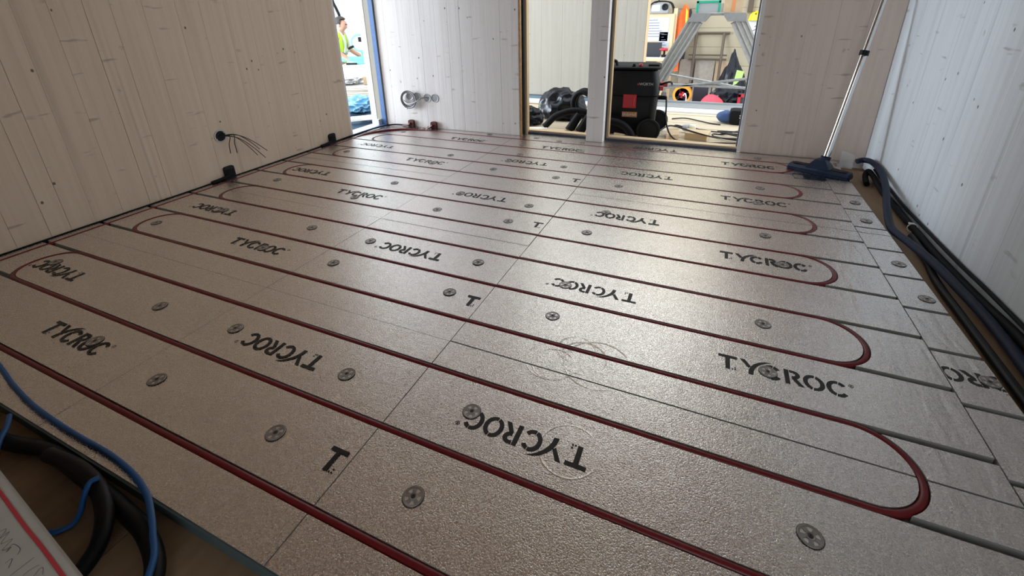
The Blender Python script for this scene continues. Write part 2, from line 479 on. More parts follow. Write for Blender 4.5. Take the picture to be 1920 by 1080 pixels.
# frames of the openings: orange panel edge, black seal, pine frame
def jamb(x_edge, sgn):
    """layers of one side of an opening, sgn = direction into the opening"""
    a, b = x_edge, x_edge + sgn * 0.002
    bm = B(); box(bm, min(a, x_edge - sgn * 0.0140), max(a, x_edge - sgn * 0.0140), YB, YB + 0.040, 0.0005, 2.10); obj('panel_edge', bm, 'endgrain', w)
jamb(-0.685, 1)
def strips(x, sgn, y0):
    def s(nm, mat, d0, d1, ya, yb, z0=0.001):
        xa, xb = sorted((x + sgn * d0, x + sgn * d1))
        bm = B(); box(bm, xa, xb, ya, yb, z0, 2.10); obj(nm, bm, mat, w)
    s('black_seal', 'black_tape', -0.010, 0.008, y0 + 0.041, y0 + 0.065)
    s('frame_upright', 'pine', -0.010, 0.022, y0 + 0.066, y0 + 0.110)
strips(-0.685, 1, YB)
strips(-0.078, 1, 2.925)
strips(-0.196, -1, 2.925)
bm = B(); box(bm, 0.775, 0.7965, 2.972, 2.992, 0.001, 2.10); obj('frame_upright', bm, 'white', w)
bm = B(); box(bm, 0.768, 0.7745, 2.993, 3.04, 0.001, 2.10); obj('black_seal', bm, 'navy_tape', w)
for (xa, xb) in ((-0.676, -0.205), (-0.069, 0.774)):
    bm = B(); box(bm, xa, xb, 2.972, 2.985, Z0, 0.014); obj('sill_tape', bm, 'navy_tape', w)
    bm = B(); box(bm, xa, xb, 2.986, 3.045, Z0, 0.026, 0.002); obj('sill_board', bm, 'pine_x', w)

# right wall
bm = B(); box(bm, XR + 0.022, XR + 0.15, -1.40, 2.970, Z0 - 0.05, ZC); w = structure('wall_right', bm, 'spruce_right')
cuts = [-1.40, -1.1, -0.8, -0.55, -0.3, -0.05, 0.2, 0.42, 0.6, 0.80, 0.98, 1.10, 1.25, 1.42, 1.55, 1.70, 1.83, 1.97, 2.12, 2.29, 2.45, 2.60, 2.735, 2.968]
board_wall(w, 'spruce_right', XR, -1.4, 2.968, 'y', -1, Z0, ZC, 0.1, 0.14, seed=11, seams=cuts)

# wall behind the camera, with an opening added on its right for fill light, and the ceiling
bm = B(); box(bm, XL - 0.15, 0.65, -1.50, -1.40, Z0 - 0.05, ZC); box(bm, 1.35, XR + 0.15, -1.50, -1.40, Z0 - 0.05, ZC); box(bm, 0.65, 1.35, -1.50, -1.40, 2.00, ZC)
structure('wall_front', bm, 'spruce_left')
bm = B(); box(bm, XL - 0.15, XR + 0.15, -1.50, 3.0, ZC, ZC + 0.12); structure('ceiling', bm, 'ceiling_wood')
# head over the door in the left wall
bm = B(); box(bm, XL - 0.15, XL - 0.001, 2.471, YB - 0.002, 2.08, ZC); structure('trim_1', bm, 'spruce_back')
# far jamb of the left door: two white layers, blue tape wrapped around the corner
bm = B(); box(bm, XL - 0.150, XL - 0.092, YB - 0.014, YB + 0.020, Z0, 2.08); d = structure('door_1', bm, 'white_board')
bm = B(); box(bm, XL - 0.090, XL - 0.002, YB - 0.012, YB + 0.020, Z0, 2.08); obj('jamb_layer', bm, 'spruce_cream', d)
bm = B(); box(bm, XL - 0.040, XL + 0.001, YB - 0.016, YB - 0.0125, 0.001, 2.08); obj('blue_tape_strip', bm, 'blue_tape', d)
bm = B(); box(bm, XL - 0.150, XL - 0.03, 2.471, YB - 0.02, Z0 - 0.02, -0.004); obj('threshold', bm, 'whitegrey', d)
bm = B(); box(bm, XL - 0.030, XL - 0.001, 2.455, YB - 0.02, Z0 - 0.02, 0.0005); obj('threshold_tape', bm, 'blue_tape', d)
bm = B(); box(bm, XL - 0.075, XL - 0.045, YB - 0.055, YB - 0.017, -0.003, 0.045, 0.002); obj('wood_block', bm, 'whitegrey', d)

# ------------------------------------------------------------------ floor: deck and the foil-faced panels
bm = B(); box(bm, XL - 0.10, XR + 0.10, -1.45, 3.0, Z0 - 0.06, Z0 - 0.012); floor = structure('floor', bm, 'subfloor')
for (xa, xb) in ((XL - 0.02, -1.50), (-1.498, -0.90), (-0.898, -0.301), (-0.2985, 0.30), (0.3015, 0.90), (0.9015, XR + 0.02)):
    bm = B(); box(bm, xa, xb, -1.40, 2.885, Z0 - 0.0118, Z0); obj('deck_board', bm, 'subfloor', floor)

GW = 0.0086            # half width of a pipe groove
GD = -0.0165           # groove bottom
def clip(poly, axis, val, keep_greater):
    out = []
    n = len(poly)
    for i in range(n):
        p, q = poly[i], poly[(i + 1) % n]
        ip = (p[axis] >= val) if keep_greater else (p[axis] <= val)
        iq = (q[axis] >= val) if keep_greater else (q[axis] <= val)
        if ip: out.append(p)
        if ip != iq:
            t = (val - p[axis]) / (q[axis] - p[axis])
            out.append((p[0] + t * (q[0] - p[0]), p[1] + t * (q[1] - p[1])))
    res = []
    for p in out:
        if not res or (abs(p[0] - res[-1][0]) + abs(p[1] - res[-1][1])) > 1e-6: res.append(p)
    if len(res) > 1 and (abs(res[0][0] - res[-1][0]) + abs(res[0][1] - res[-1][1])) < 1e-6: res.pop()
    return res if len(res) >= 3 else []

RC, LC = 0.947, -1.622     # centres of the right-hand and left-hand bends
RI, RO = 0.1 - GW, 0.1 + GW
def strip_polys(n, xa, xb):
    """the raised land between pipe n and pipe n+1, cut by a bend when one crosses it"""
    y0, y1 = 0.2 * n + GW, 0.2 * (n + 1) - GW
    yc = 0.2 * n + 0.1
    a_max = math.asin((y1 - yc) / RO)
    K = 20
    if n % 2 == 1 and xa < RC < xb:
        inner = [(xa, y0)] + [(RC + RI * math.cos(t), yc + RI * math.sin(t)) for t in [(-0.5 + k / K) * PI for k in range(K + 1)]] + [(xa, y1)]
        outer = [(xb, y0), (xb, y1)] + [(RC + RO * math.cos(t), yc + RO * math.sin(t)) for t in [a_max - 2 * a_max * k / K for k in range(K + 1)]]
        return [inner, outer]
    if n % 2 == 0 and n > 0 and n < 14 and xa < LC < xb:
        inner = [(xb, y1)] + [(LC - RI * math.cos(t), yc + RI * math.sin(t)) for t in [(0.5 - k / K) * PI for k in range(K + 1)]] + [(xb, y0)]
        outer = [(xa, y1), (xa, y0)] + [(LC - RO * math.cos(t), yc + RO * math.sin(t)) for t in [-a_max + 2 * a_max * k / K for k in range(K + 1)]]
        return [inner, outer]
    return [[(xa, y0), (xb, y0), (xb, y1), (xa, y1)]]

COLS = [(-1.9005, -0.7202), (-0.7178, -0.0014), (0.0014, 1.1945), (1.1974, 1.3060)]
ROWS = [0.1, 0.7, 1.3, 1.9, 2.5, 2.886]
HX = -1.857                # pipe that runs along the left wall
panels = {}
rngp = random.Random(4)
for ci, (xa, xb) in enumerate(COLS):
    for ri in range(5):
        ya, yb = ROWS[ri], ROWS[ri + 1]
        # joints differ in width
        g0 = 0.0004 + 0.0012 * rngp.random() * (0.3 if ci == 1 else 1)
        ya2, yb2 = ya + (g0 if ri else 0), yb - (0.0004 if ri < 4 else 0)
        if ri == 1 and ci == 2: ya2 = ya + 0.0036
        if ri == 1 and ci == 1: ya2 = ya + 0.0012
        bm = B()
        box(bm, xa, xb, ya2, yb2, Z0 + 0.0003, GD, mi=1)
        if ci == 3:
            offs = -0.044
            edges = [0.1] + [0.2 * k + offs for k in range(1, 16)] + [2.886]
            for k in range(len(edges) - 1):
                y0 = edges[k] + (GW * 0.85 if k else 0); y1 = edges[k + 1] - (GW * 0.85 if k + 2 < len(edges) else 0)
                poly = [(xa, y0), (xb, y0), (xb, y1), (xa, y1)]
                poly = clip(clip(poly, 1, ya2, True), 1, yb2, False)
                if poly and max(p[1] for p in poly) - min(p[1] for p in poly) > 0.002: prism(bm, poly, GD, rngp.uniform(-0.001, 0.0006), 0, 1)
        else:
            dz = rngp.uniform(-0.0006, 0.0006)
            for n in range(0, 15):
                if 0.2 * (n + 1) < ya or 0.2 * n > yb: continue
                for poly in strip_polys(n, xa, xb):
                    poly = clip(clip(poly, 1, ya2, True), 1, yb2, False)
                    if not poly: continue
                    parts = [poly]
                    if ci == 0:
                        parts = [clip(poly, 0, HX - GW, False), clip(poly, 0, HX + GW, True)]
                    for q in parts:
                        if q: prism(bm, q, GD, dz, 0, 1)
        p = obj('insulation_panel', bm, ['foil', 'core'], floor)
        panels[(ci, ri)] = p
# strip of panel that runs into the openings
bm = B(); box(bm, -0.6835, -0.198, 2.8875, 2.970, Z0, 0.0, mi=0); box(bm, -0.198, -0.077, 2.8875, 2.8985, Z0, 0.0, mi=0); box(bm, -0.077, 0.7945, 2.8875, 2.970, Z0, 0.0, mi=0); box(bm, 0.7945, 1.306, 2.8875, 2.9465, Z0, 0.0, mi=0)
obj('insulation_panel', bm, ['foil', 'core'], floor)
# black edge strip along the left and dark joint tape at the front edge
bm = B(); box(bm, XL + 0.001, -1.9025, -0.3, 2.45, Z0, 0.002); obj('edge_strip', bm, 'foam', floor)
bm = B(); box(bm, -1.89, 1.30, 0.0955, 0.0995, Z0, -0.002); obj('edge_strip', bm, 'edge_teal', floor)

def panel_at(x, y):
    ci = next((i for i, (a, b) in enumerate(COLS) if a - 0.002 <= x <= b + 0.002), 2)
    ri = max(0, min(4, sum(1 for r in ROWS[1:-1] if y > r)))
    return panels[(ci, ri)]

# ---- printed word TYCROC: letters as thin print on the foil (millimetres)
def arc_pts(cx, cy, rx, ry, a0, a1, n=14):
    return [(cx + rx * math.cos(math.radians(a0 + (a1 - a0) * k / n)), cy + ry * math.sin(math.radians(a0 + (a1 - a0) * k / n))) for k in range(n + 1)]
def ring_seg(cx, cy, r, t, a0, a1, n=14):
    return [('strip', arc_pts(cx, cy, r, r * 1.03, a0, a1, n), arc_pts(cx, cy, r - t, (r - t) * 1.03, a0, a1, n))]
def logo_shapes(only_t=False):
    S = []
    q = lambda *p: S.append(('poly', list(p)))
    q((0, 42), (44, 42), (44, 52), (0, 52)); q((16.5, 0), (27.5, 0), (27.5, 42), (16.5, 42))
    for (x, y) in ((31, 0), (37, 0), (37, 7)): q((x, y), (x + 3.8, y), (x + 3.8, y + 3.8), (x, y + 3.8))
    if only_t: return S
    # Y: left arm, then the sweeping right arm that tapers to a point
    q((51, 52), (62.5, 52), (75.5, 29), (69, 22.5))
    outer = [(68.5, 0), (70, 15), (75, 29), (83, 41), (95, 52), (108, 58.5), (125, 61)]
    inner = [(80, 0), (81, 13), (85, 25.5), (92, 37), (102, 48), (112, 55.5), (125, 61)]
    S.append(('strip', outer, inner))
    def ell(cx, a0, a1, n=14):
        S.append(('strip', arc_pts(cx, 25.5, 22.5, 26.5, a0, a1, n), arc_pts(cx, 25.5, 12.5, 17.5, a0, a1, n)))
    def C(cx):
        for (a0, a1) in ((36, 74), (80, 252), (258, 324)): ell(cx, a0, a1, 14)
    C(122)
    q((149, 0), (159.5, 0), (159.5, 52), (149, 52))
    top = [(161, 52), (169, 52)] + arc_pts(169, 37.5, 14.5, 14.5, 80, -80, 10) + [(165, 23)]
    bot = [(161, 43), (168, 43)] + arc_pts(168, 37.5, 5.5, 5.5, 80, -80, 10) + [(165, 32)]
    S.append(('strip', top, bot))
    q((164, 23), (173.5, 26), (189, 0), (177.5, 0))
    for (a0, a1) in ((80, 252), (260, 432)): ell(211, a0, a1, 16)
    C(259)
    S.extend(ring_seg(289.5, 47, 5.2, 1.3, 0, 360, 16))
    dx, dy = -4.5, 2
    for P in (((292.3, 42.4), (293.3, 42.4), (293.3, 47.8), (292.3, 47.8)), ((293.3, 46.9), (295.6, 46.9), (295.6, 47.8), (293.3, 47.8)), ((294.6, 44.9), (295.6, 44.9), (295.6, 47), (294.6, 47)),
              ((293.3, 44.3), (295.6, 44.3), (295.6, 45.1), (293.3, 45.1)), ((294.2, 44.4), (295.2, 44.4), (296.4, 42.4), (295.3, 42.4))): q(*[(p[0] + dx, p[1] + dy) for p in P])
    return S
def print_word(x_t, yc, flip, only_t=False, xclip=None, name='printed_word'):
    """x_t: left end of the T (right end when upside down)"""
    s = 0.2855 / 283.0; sy = 0.0515 / 52.0
    bm = B()
    def tr(p):
        u, v = p[0] * s, (p[1] - 26) * sy
        return (x_t - u, yc - v) if flip else (x_t + u, yc + v)
    def face(pts):
        pts = [tr(p) for p in pts]
        if xclip: pts = clip(clip(pts, 0, xclip[0], True), 0, xclip[1], False)
        if len(pts) >= 3:
            try: bm.faces.new([bm.verts.new((p[0], p[1], 0.0009)) for p in pts])
            except ValueError: pass
    for kind, *d in logo_shapes(only_t):
        if kind == 'poly': face(d[0])
        else:
            for i in range(len(d[0]) - 1): face([d[0][i], d[0][i + 1], d[1][i + 1], d[1][i]])
    xm = x_t + (-0.14 if flip else 0.14)
    if only_t: xm = x_t
    if xclip: xm = sum(xclip) / 2
    o = obj(name, bm, 'print', panel_at(xm, yc))
    for pl in o.data.polygons:
        if pl.normal.z < 0: pl.flip()
    return o
for k in range(5):
    yu, yi = 0.303 + 0.6 * k - (0.01 if k == 4 else 0), 0.492 + 0.6 * k + (0.002 * k)
    if k == 4: yu = 2.66; yi = 2.868
    print_word(-1.158, yu, False)                        # left column, upright
    print_word(-1.405, yi if k < 4 else 2.838, True)     # left column, upside down
    print_word(0.686, yu if k < 4 else 2.685, False)     # right column
    if k < 4:
        print_word(0.448, yi, True)
        print_word(-0.270, yi, True)                     # middle column
        print_word(-0.058, 0.294 + 0.598 * k, False, only_t=True, name='printed_letter')
    else:
        print_word(0.425, 2.852, True); print_word(-0.440, 2.655, False)
print_word(1.425, 1.063, True, xclip=(1.1985, 1.3050))
print_word(1.425, 2.868, True, xclip=(1.1985, 1.3050))

# ---- round fixing washers, each with its screw
def washer_mesh():
    bm = B()
    R = 0.0205
    lathe(bm, [(0.0158, 0.0003), (R, 0.0003), (R, 0.0012), (0.0195, 0.0020), (0.0158, 0.0016), (0.0158, 0.0003)], 24)
    lathe(bm, [(0.0082, 0.0003), (0.0082, 0.0014), (0.0070, 0.0022), (0.0048, 0.0018), (0.0048, 0.0003), (0.0082, 0.0003)], 16)
    for k in range(5):
        a0 = 2 * PI * k / 5
        pts = [(0.0075 * math.cos(a0 - 0.42), 0.0075 * math.sin(a0 - 0.42)), (0.0162 * math.cos(a0 - 0.30), 0.0162 * math.sin(a0 - 0.30)),
               (0.0162 * math.cos(a0 + 0.30), 0.0162 * math.sin(a0 + 0.30)), (0.0075 * math.cos(a0 + 0.42), 0.0075 * math.sin(a0 + 0.42))]
        prism(bm, pts, 0.0003, 0.0014)
    lathe(bm, [(R - 0.0005, 0.0001), (R + 0.0011, 0.0001), (R + 0.0011, 0.0004), (R - 0.0005, 0.0004), (R - 0.0005, 0.0001)], 24, mi=1)
    lathe(bm, [(0.0, 0.0002), (0.0165, 0.0002), (0.0165, 0.0004), (0.0, 0.0004)], 20, mi=2)
    # screw head with its drive recess
    lathe(bm, [(0.0, 0.0002), (0.0046, 0.0002), (0.0046, 0.0020), (0.0018, 0.0022), (0.0012, 0.0010), (0.0, 0.0008)], 12, mi=1)
    me = bpy.data.meshes.new('fixing_washer')
    bmesh.ops.recalc_face_normals(bm, faces=bm.faces)
    bm.to_mesh(me); bm.free()
    me.materials.append(M['washer']); me.materials.append(M['screw']); me.materials.append(M['washer_hole'])
    return me
WM = washer_mesh()
WASHERS = [(0.162, .293), (.835, .5), (-.201, .294), (-.18, .491), (-.617, .292), (-.948, .494), (-.616, .509), (.171, .51), (-.125, .908), (.229, .914), (.803, 1.106), (.8, .901),
    (-.126, 1.114), (-.943, .316), (-.626, .912), (-.613, 1.104), (.215, 1.088), (.181, 1.496), (.852, 1.727), (.89, 1.497), (-.937, 1.111), (-.978, .898), (-.531, 1.477), (-.167, 1.479), (-.145, 1.672),
    (-.531, 1.695), (-.949, 1.707), (-1.615, 1.513), (-1.646, .889), (.209, 1.728), (.197, 2.084), (.869, 2.303), (.844, 2.084), (-.152, 2.096), (-.543, 2.11), (-.167, 2.291), (-.929, 2.271), (-.508, 2.436),
    (-.524, 2.284), (-.156, 2.64), (-.931, 2.852), (-.556, 2.868), (-.579, 2.656), (-.374, 2.84), (-1.649, 2.105), (-.95, 2.082), (-.215, 2.86), (.89, 2.86), (.826, 2.7), (-1.009, 1.459), (-1.491, 1.102),
    (1.275, 1.428), (1.265, 1.652), (1.255, 2.032), (1.26, 2.25), (1.285, 1.064), (-1.63, .52), (-1.62, 2.70)]
for (x, y) in WASHERS:
    o = bpy.data.objects.new('fixing_washer', WM); COL.objects.link(o)
    o.parent = panel_at(x, y); o.location = (x, y, 0.0006); o.rotation_euler = (0, 0, random.uniform(0, 6))

# ------------------------------------------------------------------ heating pipes
def serpentine():
    P = []
    zc = -0.0065
    P += [(HX, 0.02, zc), (HX, 0.6, zc), (HX, 1.2, zc), (HX, 1.8, zc), (HX, 2.36, zc)]
    P += [tuple(p) for p in spline([(HX, 2.36, zc), (-1.842, 2.53, 0.003), (-1.775, 2.66, 0.005), (-1.66, 2.755, 0.004), (-1.48, 2.795, -0.003), (-1.30, 2.80, zc)], 6)][1:]
    def arc(c, yc, sgn, down):
        K = 18
        return [(c + sgn * 0.1 * math.cos(t), yc + 0.1 * math.sin(t), zc) for t in [PI / 2 - PI * k / K for k in range(K + 1)]]
    for n in range(14, 0, -1):
        # on pipe n, travelling right when n is even, left when odd
        if n % 2 == 0:
            x0, x1 = (-1.29 if n == 14 else LC), RC
            P += [(x0 + (x1 - x0) * t, 0.2 * n + 0.0012 * math.sin(7 * t + n), zc) for t in (0.12, 0.3, 0.5, 0.7, 0.88)]
            P += arc(RC, 0.2 * n - 0.1, 1, True)
        else:
            x0, x1 = RC, (LC if n > 1 else -1.80)
            P += [(x0 + (x1 - x0) * t, 0.2 * n + 0.0012 * math.sin(6 * t + n), zc) for t in (0.12, 0.3, 0.5, 0.7, 0.88)]
            if n > 1: P += arc(LC, 0.2 * n - 0.1, -1, True)
            else: P += [(-1.80, 0.2, zc)]
    return P
bm = B(); tube(bm, serpentine(), 0.0082, 12)
tag(obj('heating_pipe', bm, 'pipe', smooth=True), 'dark red heating pipe snaking in long loops through the foil-faced floor', 'pipe')
bm = B()
tube(bm, spline([(-1.9075, -0.2, -0.001), (-1.9075, 1.0, -0.001), (-1.9075, 2.0, 0.001), (-1.905, 2.45, 0.006), (-1.895, 2.65, 0.008), (-1.875, 2.78, 0.009), (-1.82, 2.855, 0.010), (-1.74, 2.868, 0.010), (-1.69, 2.868, 0.011)], 6), 0.0062, 10)
tag(obj('supply_pipe', bm, 'black_soft', smooth=True), 'dark pipe along the foot of the left wall, curving round to the door corner', 'pipe')
# two short red-brown elbows where pipes enter the back wall
def elbow(px_x, tail, label):
    bm = B()
    prism_m(bm, [(-0.026, 0), (0.026, 0), (0.026, 0.040)] + arc_pts(0.010, 0.040, 0.016, 0.016, 0, 90, 5) + arc_pts(-0.010, 0.040, 0.016, 0.016, 90, 180, 5), 0, 0.022,
            frame_mtx((px_x, YB - 0.0008, 0.0008), (1, 0, 0), (0, 0, 1)))
    t = tag(obj('pipe_elbow', bm, 'brown_pipe'), label, 'pipe elbow', 'pipe elbows at the foot of the back wall')
    bm = B(); tube(bm, spline([(px_x + 0.0, YB - 0.030, 0.030), (px_x - 0.015, YB - 0.032, 0.018), (px_x - tail * 0.6, YB - 0.030, 0.0105), (px_x - tail, YB - 0.026, 0.0095)], 6), 0.009, 10)
    obj('pipe_tail', bm, 'brown_pipe', t, smooth=True)
elbow(-1.660, 0.075, 'red-brown pipe elbow at the foot of the back wall, nearer the blue tape')
elbow(-1.443, 0.05, 'red-brown pipe elbow at the foot of the back wall, farther from the blue tape')

# ------------------------------------------------------------------ things on the walls of the room
def text_mesh(s, size, mtx, name, mat, parent, depth=0.0004):
    cu = bpy.data.curves.new('txt', 'FONT'); cu.body = s; cu.size = size; cu.extrude = depth
    cu.align_x = 'CENTER'; cu.align_y = 'CENTER'
    to = bpy.data.objects.new('txt', cu); COL.objects.link(to)
    bpy.context.view_layer.update()
    me = bpy.data.meshes.new_from_object(to.evaluated_get(bpy.context.evaluated_depsgraph_get()))
    bpy.data.objects.remove(to); bpy.data.curves.remove(cu)
    me.transform(mtx); me.materials.clear(); me.materials.append(M[mat]); me.name = name
    o = bpy.data.objects.new(name, me); COL.objects.link(o)
    if parent is not None: o.parent = parent
    return o

def socket_box(mtx, name='socket_box', label=None, r=0.034, group=None):
    bm = B()
    lathe(bm, [(r - 0.005, 0.0006), (r + 0.002, 0.0006), (r + 0.001, 0.0030), (r - 0.005, 0.0022), (r - 0.005, 0.0006)], 22, mtx)
    t = tag(obj(name, bm, 'zinc' if group else 'whitegrey', smooth=False), label, 'socket box', group)
    bm = B(); lathe(bm, [(0.0, 0.0007), (r - 0.0055, 0.0007), (r - 0.008, 0.0012), (0.0, 0.0009)], 18, mtx)
    obj('hollow_disc', bm, 'grey_box' if group else 'black', t)  # flat disc; the shade of the open hole is put into its colour
    for a in (0.6, 3.7):
        bm = B(); lathe(bm, [(0, 0.0008), (0.004, 0.0008), (0.003, 0.0032), (0, 0.0034)], 8, mtx @ Matrix.Translation(((r - 0.006) * math.cos(a), (r - 0.006) * math.sin(a), 0)))
        obj('fixing_screw', bm, 'zinc', t)
    return t
mL = frame_mtx((XL + 0.0006, 1.452, 0.243), (0, 1, 0), (0, 0, 1))
t = socket_box(mL, label='round electrical box with loose dark wires in the left wall')
ends = [((1.445, 0.150), 0.06), ((1.478, 0.144), 0.07), ((1.605, 0.095), 0.06), ((1.659, 0.063), 0.05), ((1.674, 0.104), 0.06), ((1.63, 0.125), 0.055)]
for i, ((y, z), o_) in enumerate(ends):
    c = Vector((XL + 0.003, 1.450 + 0.003 * (i - 3), 0.243))
    e = Vector((XL + o_, y, z))
    if i < 2: mid = [Vector((XL + 0.05, c.y + 0.03 + 0.02 * i, 0.246)), Vector((XL + 0.065, y + 0.002, 0.20))]
    else: mid = [c.lerp(e, 0.3) + Vector((0.03, 0, 0.035)), c.lerp(e, 0.65) + Vector((0.02, 0, 0.028))]
    bm = B(); tube(bm, spline([c] + mid + [e], 6), 0.0021, 6); obj('wire', bm, 'wire', t, smooth=True)
# black blocks in place of the shaded hollows of wall notches, with conduit ends
def notch(y, w, h, label):
    m = frame_mtx((XL + 0.0008, y, 0.0030), (0, 1, 0), (0, 0, 1))
    bm = B(); prism_m(bm, [(-w / 2, 0), (w / 2, 0), (w / 2, h - 0.014)] + arc_pts(w / 2 - 0.014, h - 0.014, 0.014, 0.014, 0, 90, 5) + arc_pts(-w / 2 + 0.014, h - 0.014, 0.014, 0.014, 90, 180, 5), 0, 0.010, m)
    t = tag(obj('notch_block', bm, 'black'), label, 'notch block', 'black notch blocks at the foot of the left wall')
    bm = B(); prism_m(bm, [(-w / 2 + 0.008, 0.004), (w / 2 - 0.008, 0.004), (w / 2 - 0.008, h - 0.02), (-w / 2 + 0.008, h - 0.02)], 0.010, 0.013, m); obj('notch_face', bm, 'black_soft', t)
    bm = B(); tube(bm, spline([(XL + 0.014, y - 0.02, 0.016), (XL + 0.016, y - 0.06, 0.011), (XL + 0.017, y - 0.12, 0.009)], 5), 0.0085, 8); obj('conduit_end', bm, 'black_soft', t, smooth=True)
notch(1.447, 0.062, 0.066, 'black block in place of a dark notch at the foot of the left wall below the loose wires')
notch(2.25, 0.062, 0.066, 'black block in place of a dark notch at the foot of the left wall next to the door')
# four boxes in the back wall and the coil of cables
for i, (x, z, lab) in enumerate(((-1.660, 0.246, 'round wall box behind the coil of grey cables'), (-1.590, 0.247, 'round wall box just right of the coil of grey cables'),
                          (-1.492, 0.241, 'round wall box where the grey cables leave the back wall'), (-1.420, 0.243, 'round wall box on the right end of the row in the back wall'))):
    socket_box(frame_mtx((x, YB - 0.0008, z), (1, 0, 0), (0, 0, 1)), label=lab, r=0.031, group='round boxes in the back wall')
t = thing('cable_coil', 'coil of grey and white cables hanging from the boxes in the back wall', 'cable', (-1.66, YB, 0.22))
t_inv = Matrix.Translation((1.66, -YB, -0.22))
rc = random.Random(9)
for k in range(6):
    r0 = 0.050 + 0.004 * k
    pts = [Vector((-1.672 + r0 * math.cos(a) * 1.05 + 0.004 * k, YB - 0.012 - 0.004 * k, 0.225 + r0 * math.sin(a))) for a in [2 * PI * q / 22 for q in range(23)]]
    bm = B(); tube(bm, pts, 0.0028, 6); bmesh.ops.transform(bm, matrix=t_inv, verts=bm.verts); obj('cable_loop', bm, ('wire_grey', 'wire_white', 'wire')[k % 3], t, smooth=True)
for k, pts in enumerate(([(-1.492, YB - 0.004, 0.247), (-1.53, YB - 0.03, 0.243), (-1.58, YB - 0.035, 0.215), (-1.64, YB - 0.03, 0.197), (-1.70, YB - 0.025, 0.213)],
                         [(-1.492, YB - 0.004, 0.243), (-1.54, YB - 0.03, 0.232), (-1.60, YB - 0.035, 0.203), (-1.66, YB - 0.03, 0.19), (-1.71, YB - 0.025, 0.22)],
                         [(-1.722, YB - 0.02, 0.22), (-1.715, YB - 0.025, 0.185), (-1.690, YB - 0.03, 0.160), (-1.680, YB - 0.03, 0.166), (-1.672, YB - 0.03, 0.145)],
                         [(-1.61, YB - 0.02, 0.20), (-1.62, YB - 0.025, 0.172), (-1.655, YB - 0.03, 0.158), (-1.68, YB - 0.03, 0.163)])):
    bm = B(); tube(bm, spline(pts, 6), 0.0034 if k < 2 else 0.0026, 6); bmesh.ops.transform(bm, matrix=t_inv, verts=bm.verts); obj('cable_end', bm, ('wire_grey', 'wire_white', 'wire_grey', 'wire_white')[k], t, smooth=True)

# ------------------------------------------------------------------ floor nozzle on its chrome tube, leaning in the corner
noz = thing('vacuum_floor_tool', 'navy vacuum floor nozzle on a long chrome tube leaning in the right-hand corner', 'vacuum tool', (1.19, 2.70, 0.0))
def local(bm): bmesh.ops.transform(bm, matrix=Matrix.Translation((-1.19, -2.70, 0.0)), verts=bm.verts); return bm
u = Vector((0.292, -0.150, 0)).normalized(); v_ = Vector((-u.y, u.x, 0))
nm = frame_mtx((1.178, 2.672, 0.0012), u, v_)
bm = B()
def loft(bm, sections, mi=0):
    rings = [[bm.verts.new(p) for p in s] for s in sections]
    n = len(rings[0])
    for a, c in zip(rings, rings[1:]):
        for k in range(n):
            f = bm.faces.new((a[k], a[(k + 1) % n], c[(k + 1) % n], c[k])); f.material_index = mi
    f = bm.faces.new(rings[0][::-1]); f.material_index = mi
    f = bm.faces.new(rings[-1]); f.material_index = mi
    return bm
secs = []
for (x, d0, d1, h) in ((-0.152, -0.030, 0.030, 0.020), (-0.145, -0.042, 0.042, 0.029), (-0.06, -0.047, 0.047, 0.033), (0, -0.050, 0.050, 0.036), (0.06, -0.047, 0.047, 0.033), (0.145, -0.042, 0.042, 0.029), (0.152, -0.030, 0.030, 0.020)):
    secs.append([nm @ Vector(p) for p in ((x, d0, 0.0), (x, d1, 0.0), (x, d1, h * 0.55), (x, d1 - 0.012, h), (x, d0 + 0.016, h), (x, d0, h * 0.6))])
loft(bm, secs); obj('nozzle_head', local(bm), 'navy', noz)
for s in (-1, 1):
    bm = B(); prism_m(bm, [(s * 0.05, -0.022), (s * 0.128, -0.018), (s * 0.128, 0.020), (s * 0.05, 0.026)][::s], 0.0325, 0.0345, nm); obj('recessed_panel', local(bm), 'black', noz)
ax0 = nm @ Vector((0.0, 0.0, 0.03)); top_dir = Vector((1.314, 2.86, 0.876)) - Vector((1.201, 2.70, 0.075))
top_dir.normalize()
bm = B(); loft(bm, [[nm @ Vector((x * w, y * w2, z)) for (x, y) in ((-1, -1), (1, -1), (1, 1), (-1, 1))] for (z, w, w2) in ((0.030, 0.058, 0.040), (0.042, 0.050, 0.036), (0.070, 0.030, 0.024), (0.078, 0.022, 0.020))])
obj('swivel_housing', local(bm), 'navy', noz)
pb = Vector((1.201, 2.70, 0.085))
bm = B(); tube(bm, [nm @ Vector((0.0, 0.0, 0.055)), pb - top_dir * 0.015, pb + top_dir * 0.004, pb + top_dir * 0.005], [0.021, 0.0245, 0.0245, 0.020], 16); obj('neck', local(bm), 'navy', noz, smooth=True)
pc = pb + top_dir * 0.555
bm = B(); tube(bm, [pb, pc], 0.0165, 20); obj('lower_tube', local(bm), 'chrome', noz, smooth=True)
bm = B(); tube(bm, [pc - top_dir * 0.012, pc + top_dir * 0.012], 0.0215, 16); box(bm, -0.006, 0.006, -0.03, -0.018, -0.012, 0.012, mtx=frame_mtx(pc, (1, 0, 0), (0, 1, 0)))
obj('lock_collar', local(bm), 'black', noz, smooth=True)
pt = pb + top_dir * 0.97
bm = B(); tube(bm, [pc, pt], 0.0140, 20); obj('upper_tube', local(bm), 'chrome', noz, smooth=True)
bm = B(); tube(bm, spline([pt - top_dir * 0.06, pt, pt + Vector((0.01, -0.05, 0.10)), pt + Vector((0.02, -0.12, 0.16))], 5), 0.018, 12); obj('handle', local(bm), 'black', noz, smooth=True)

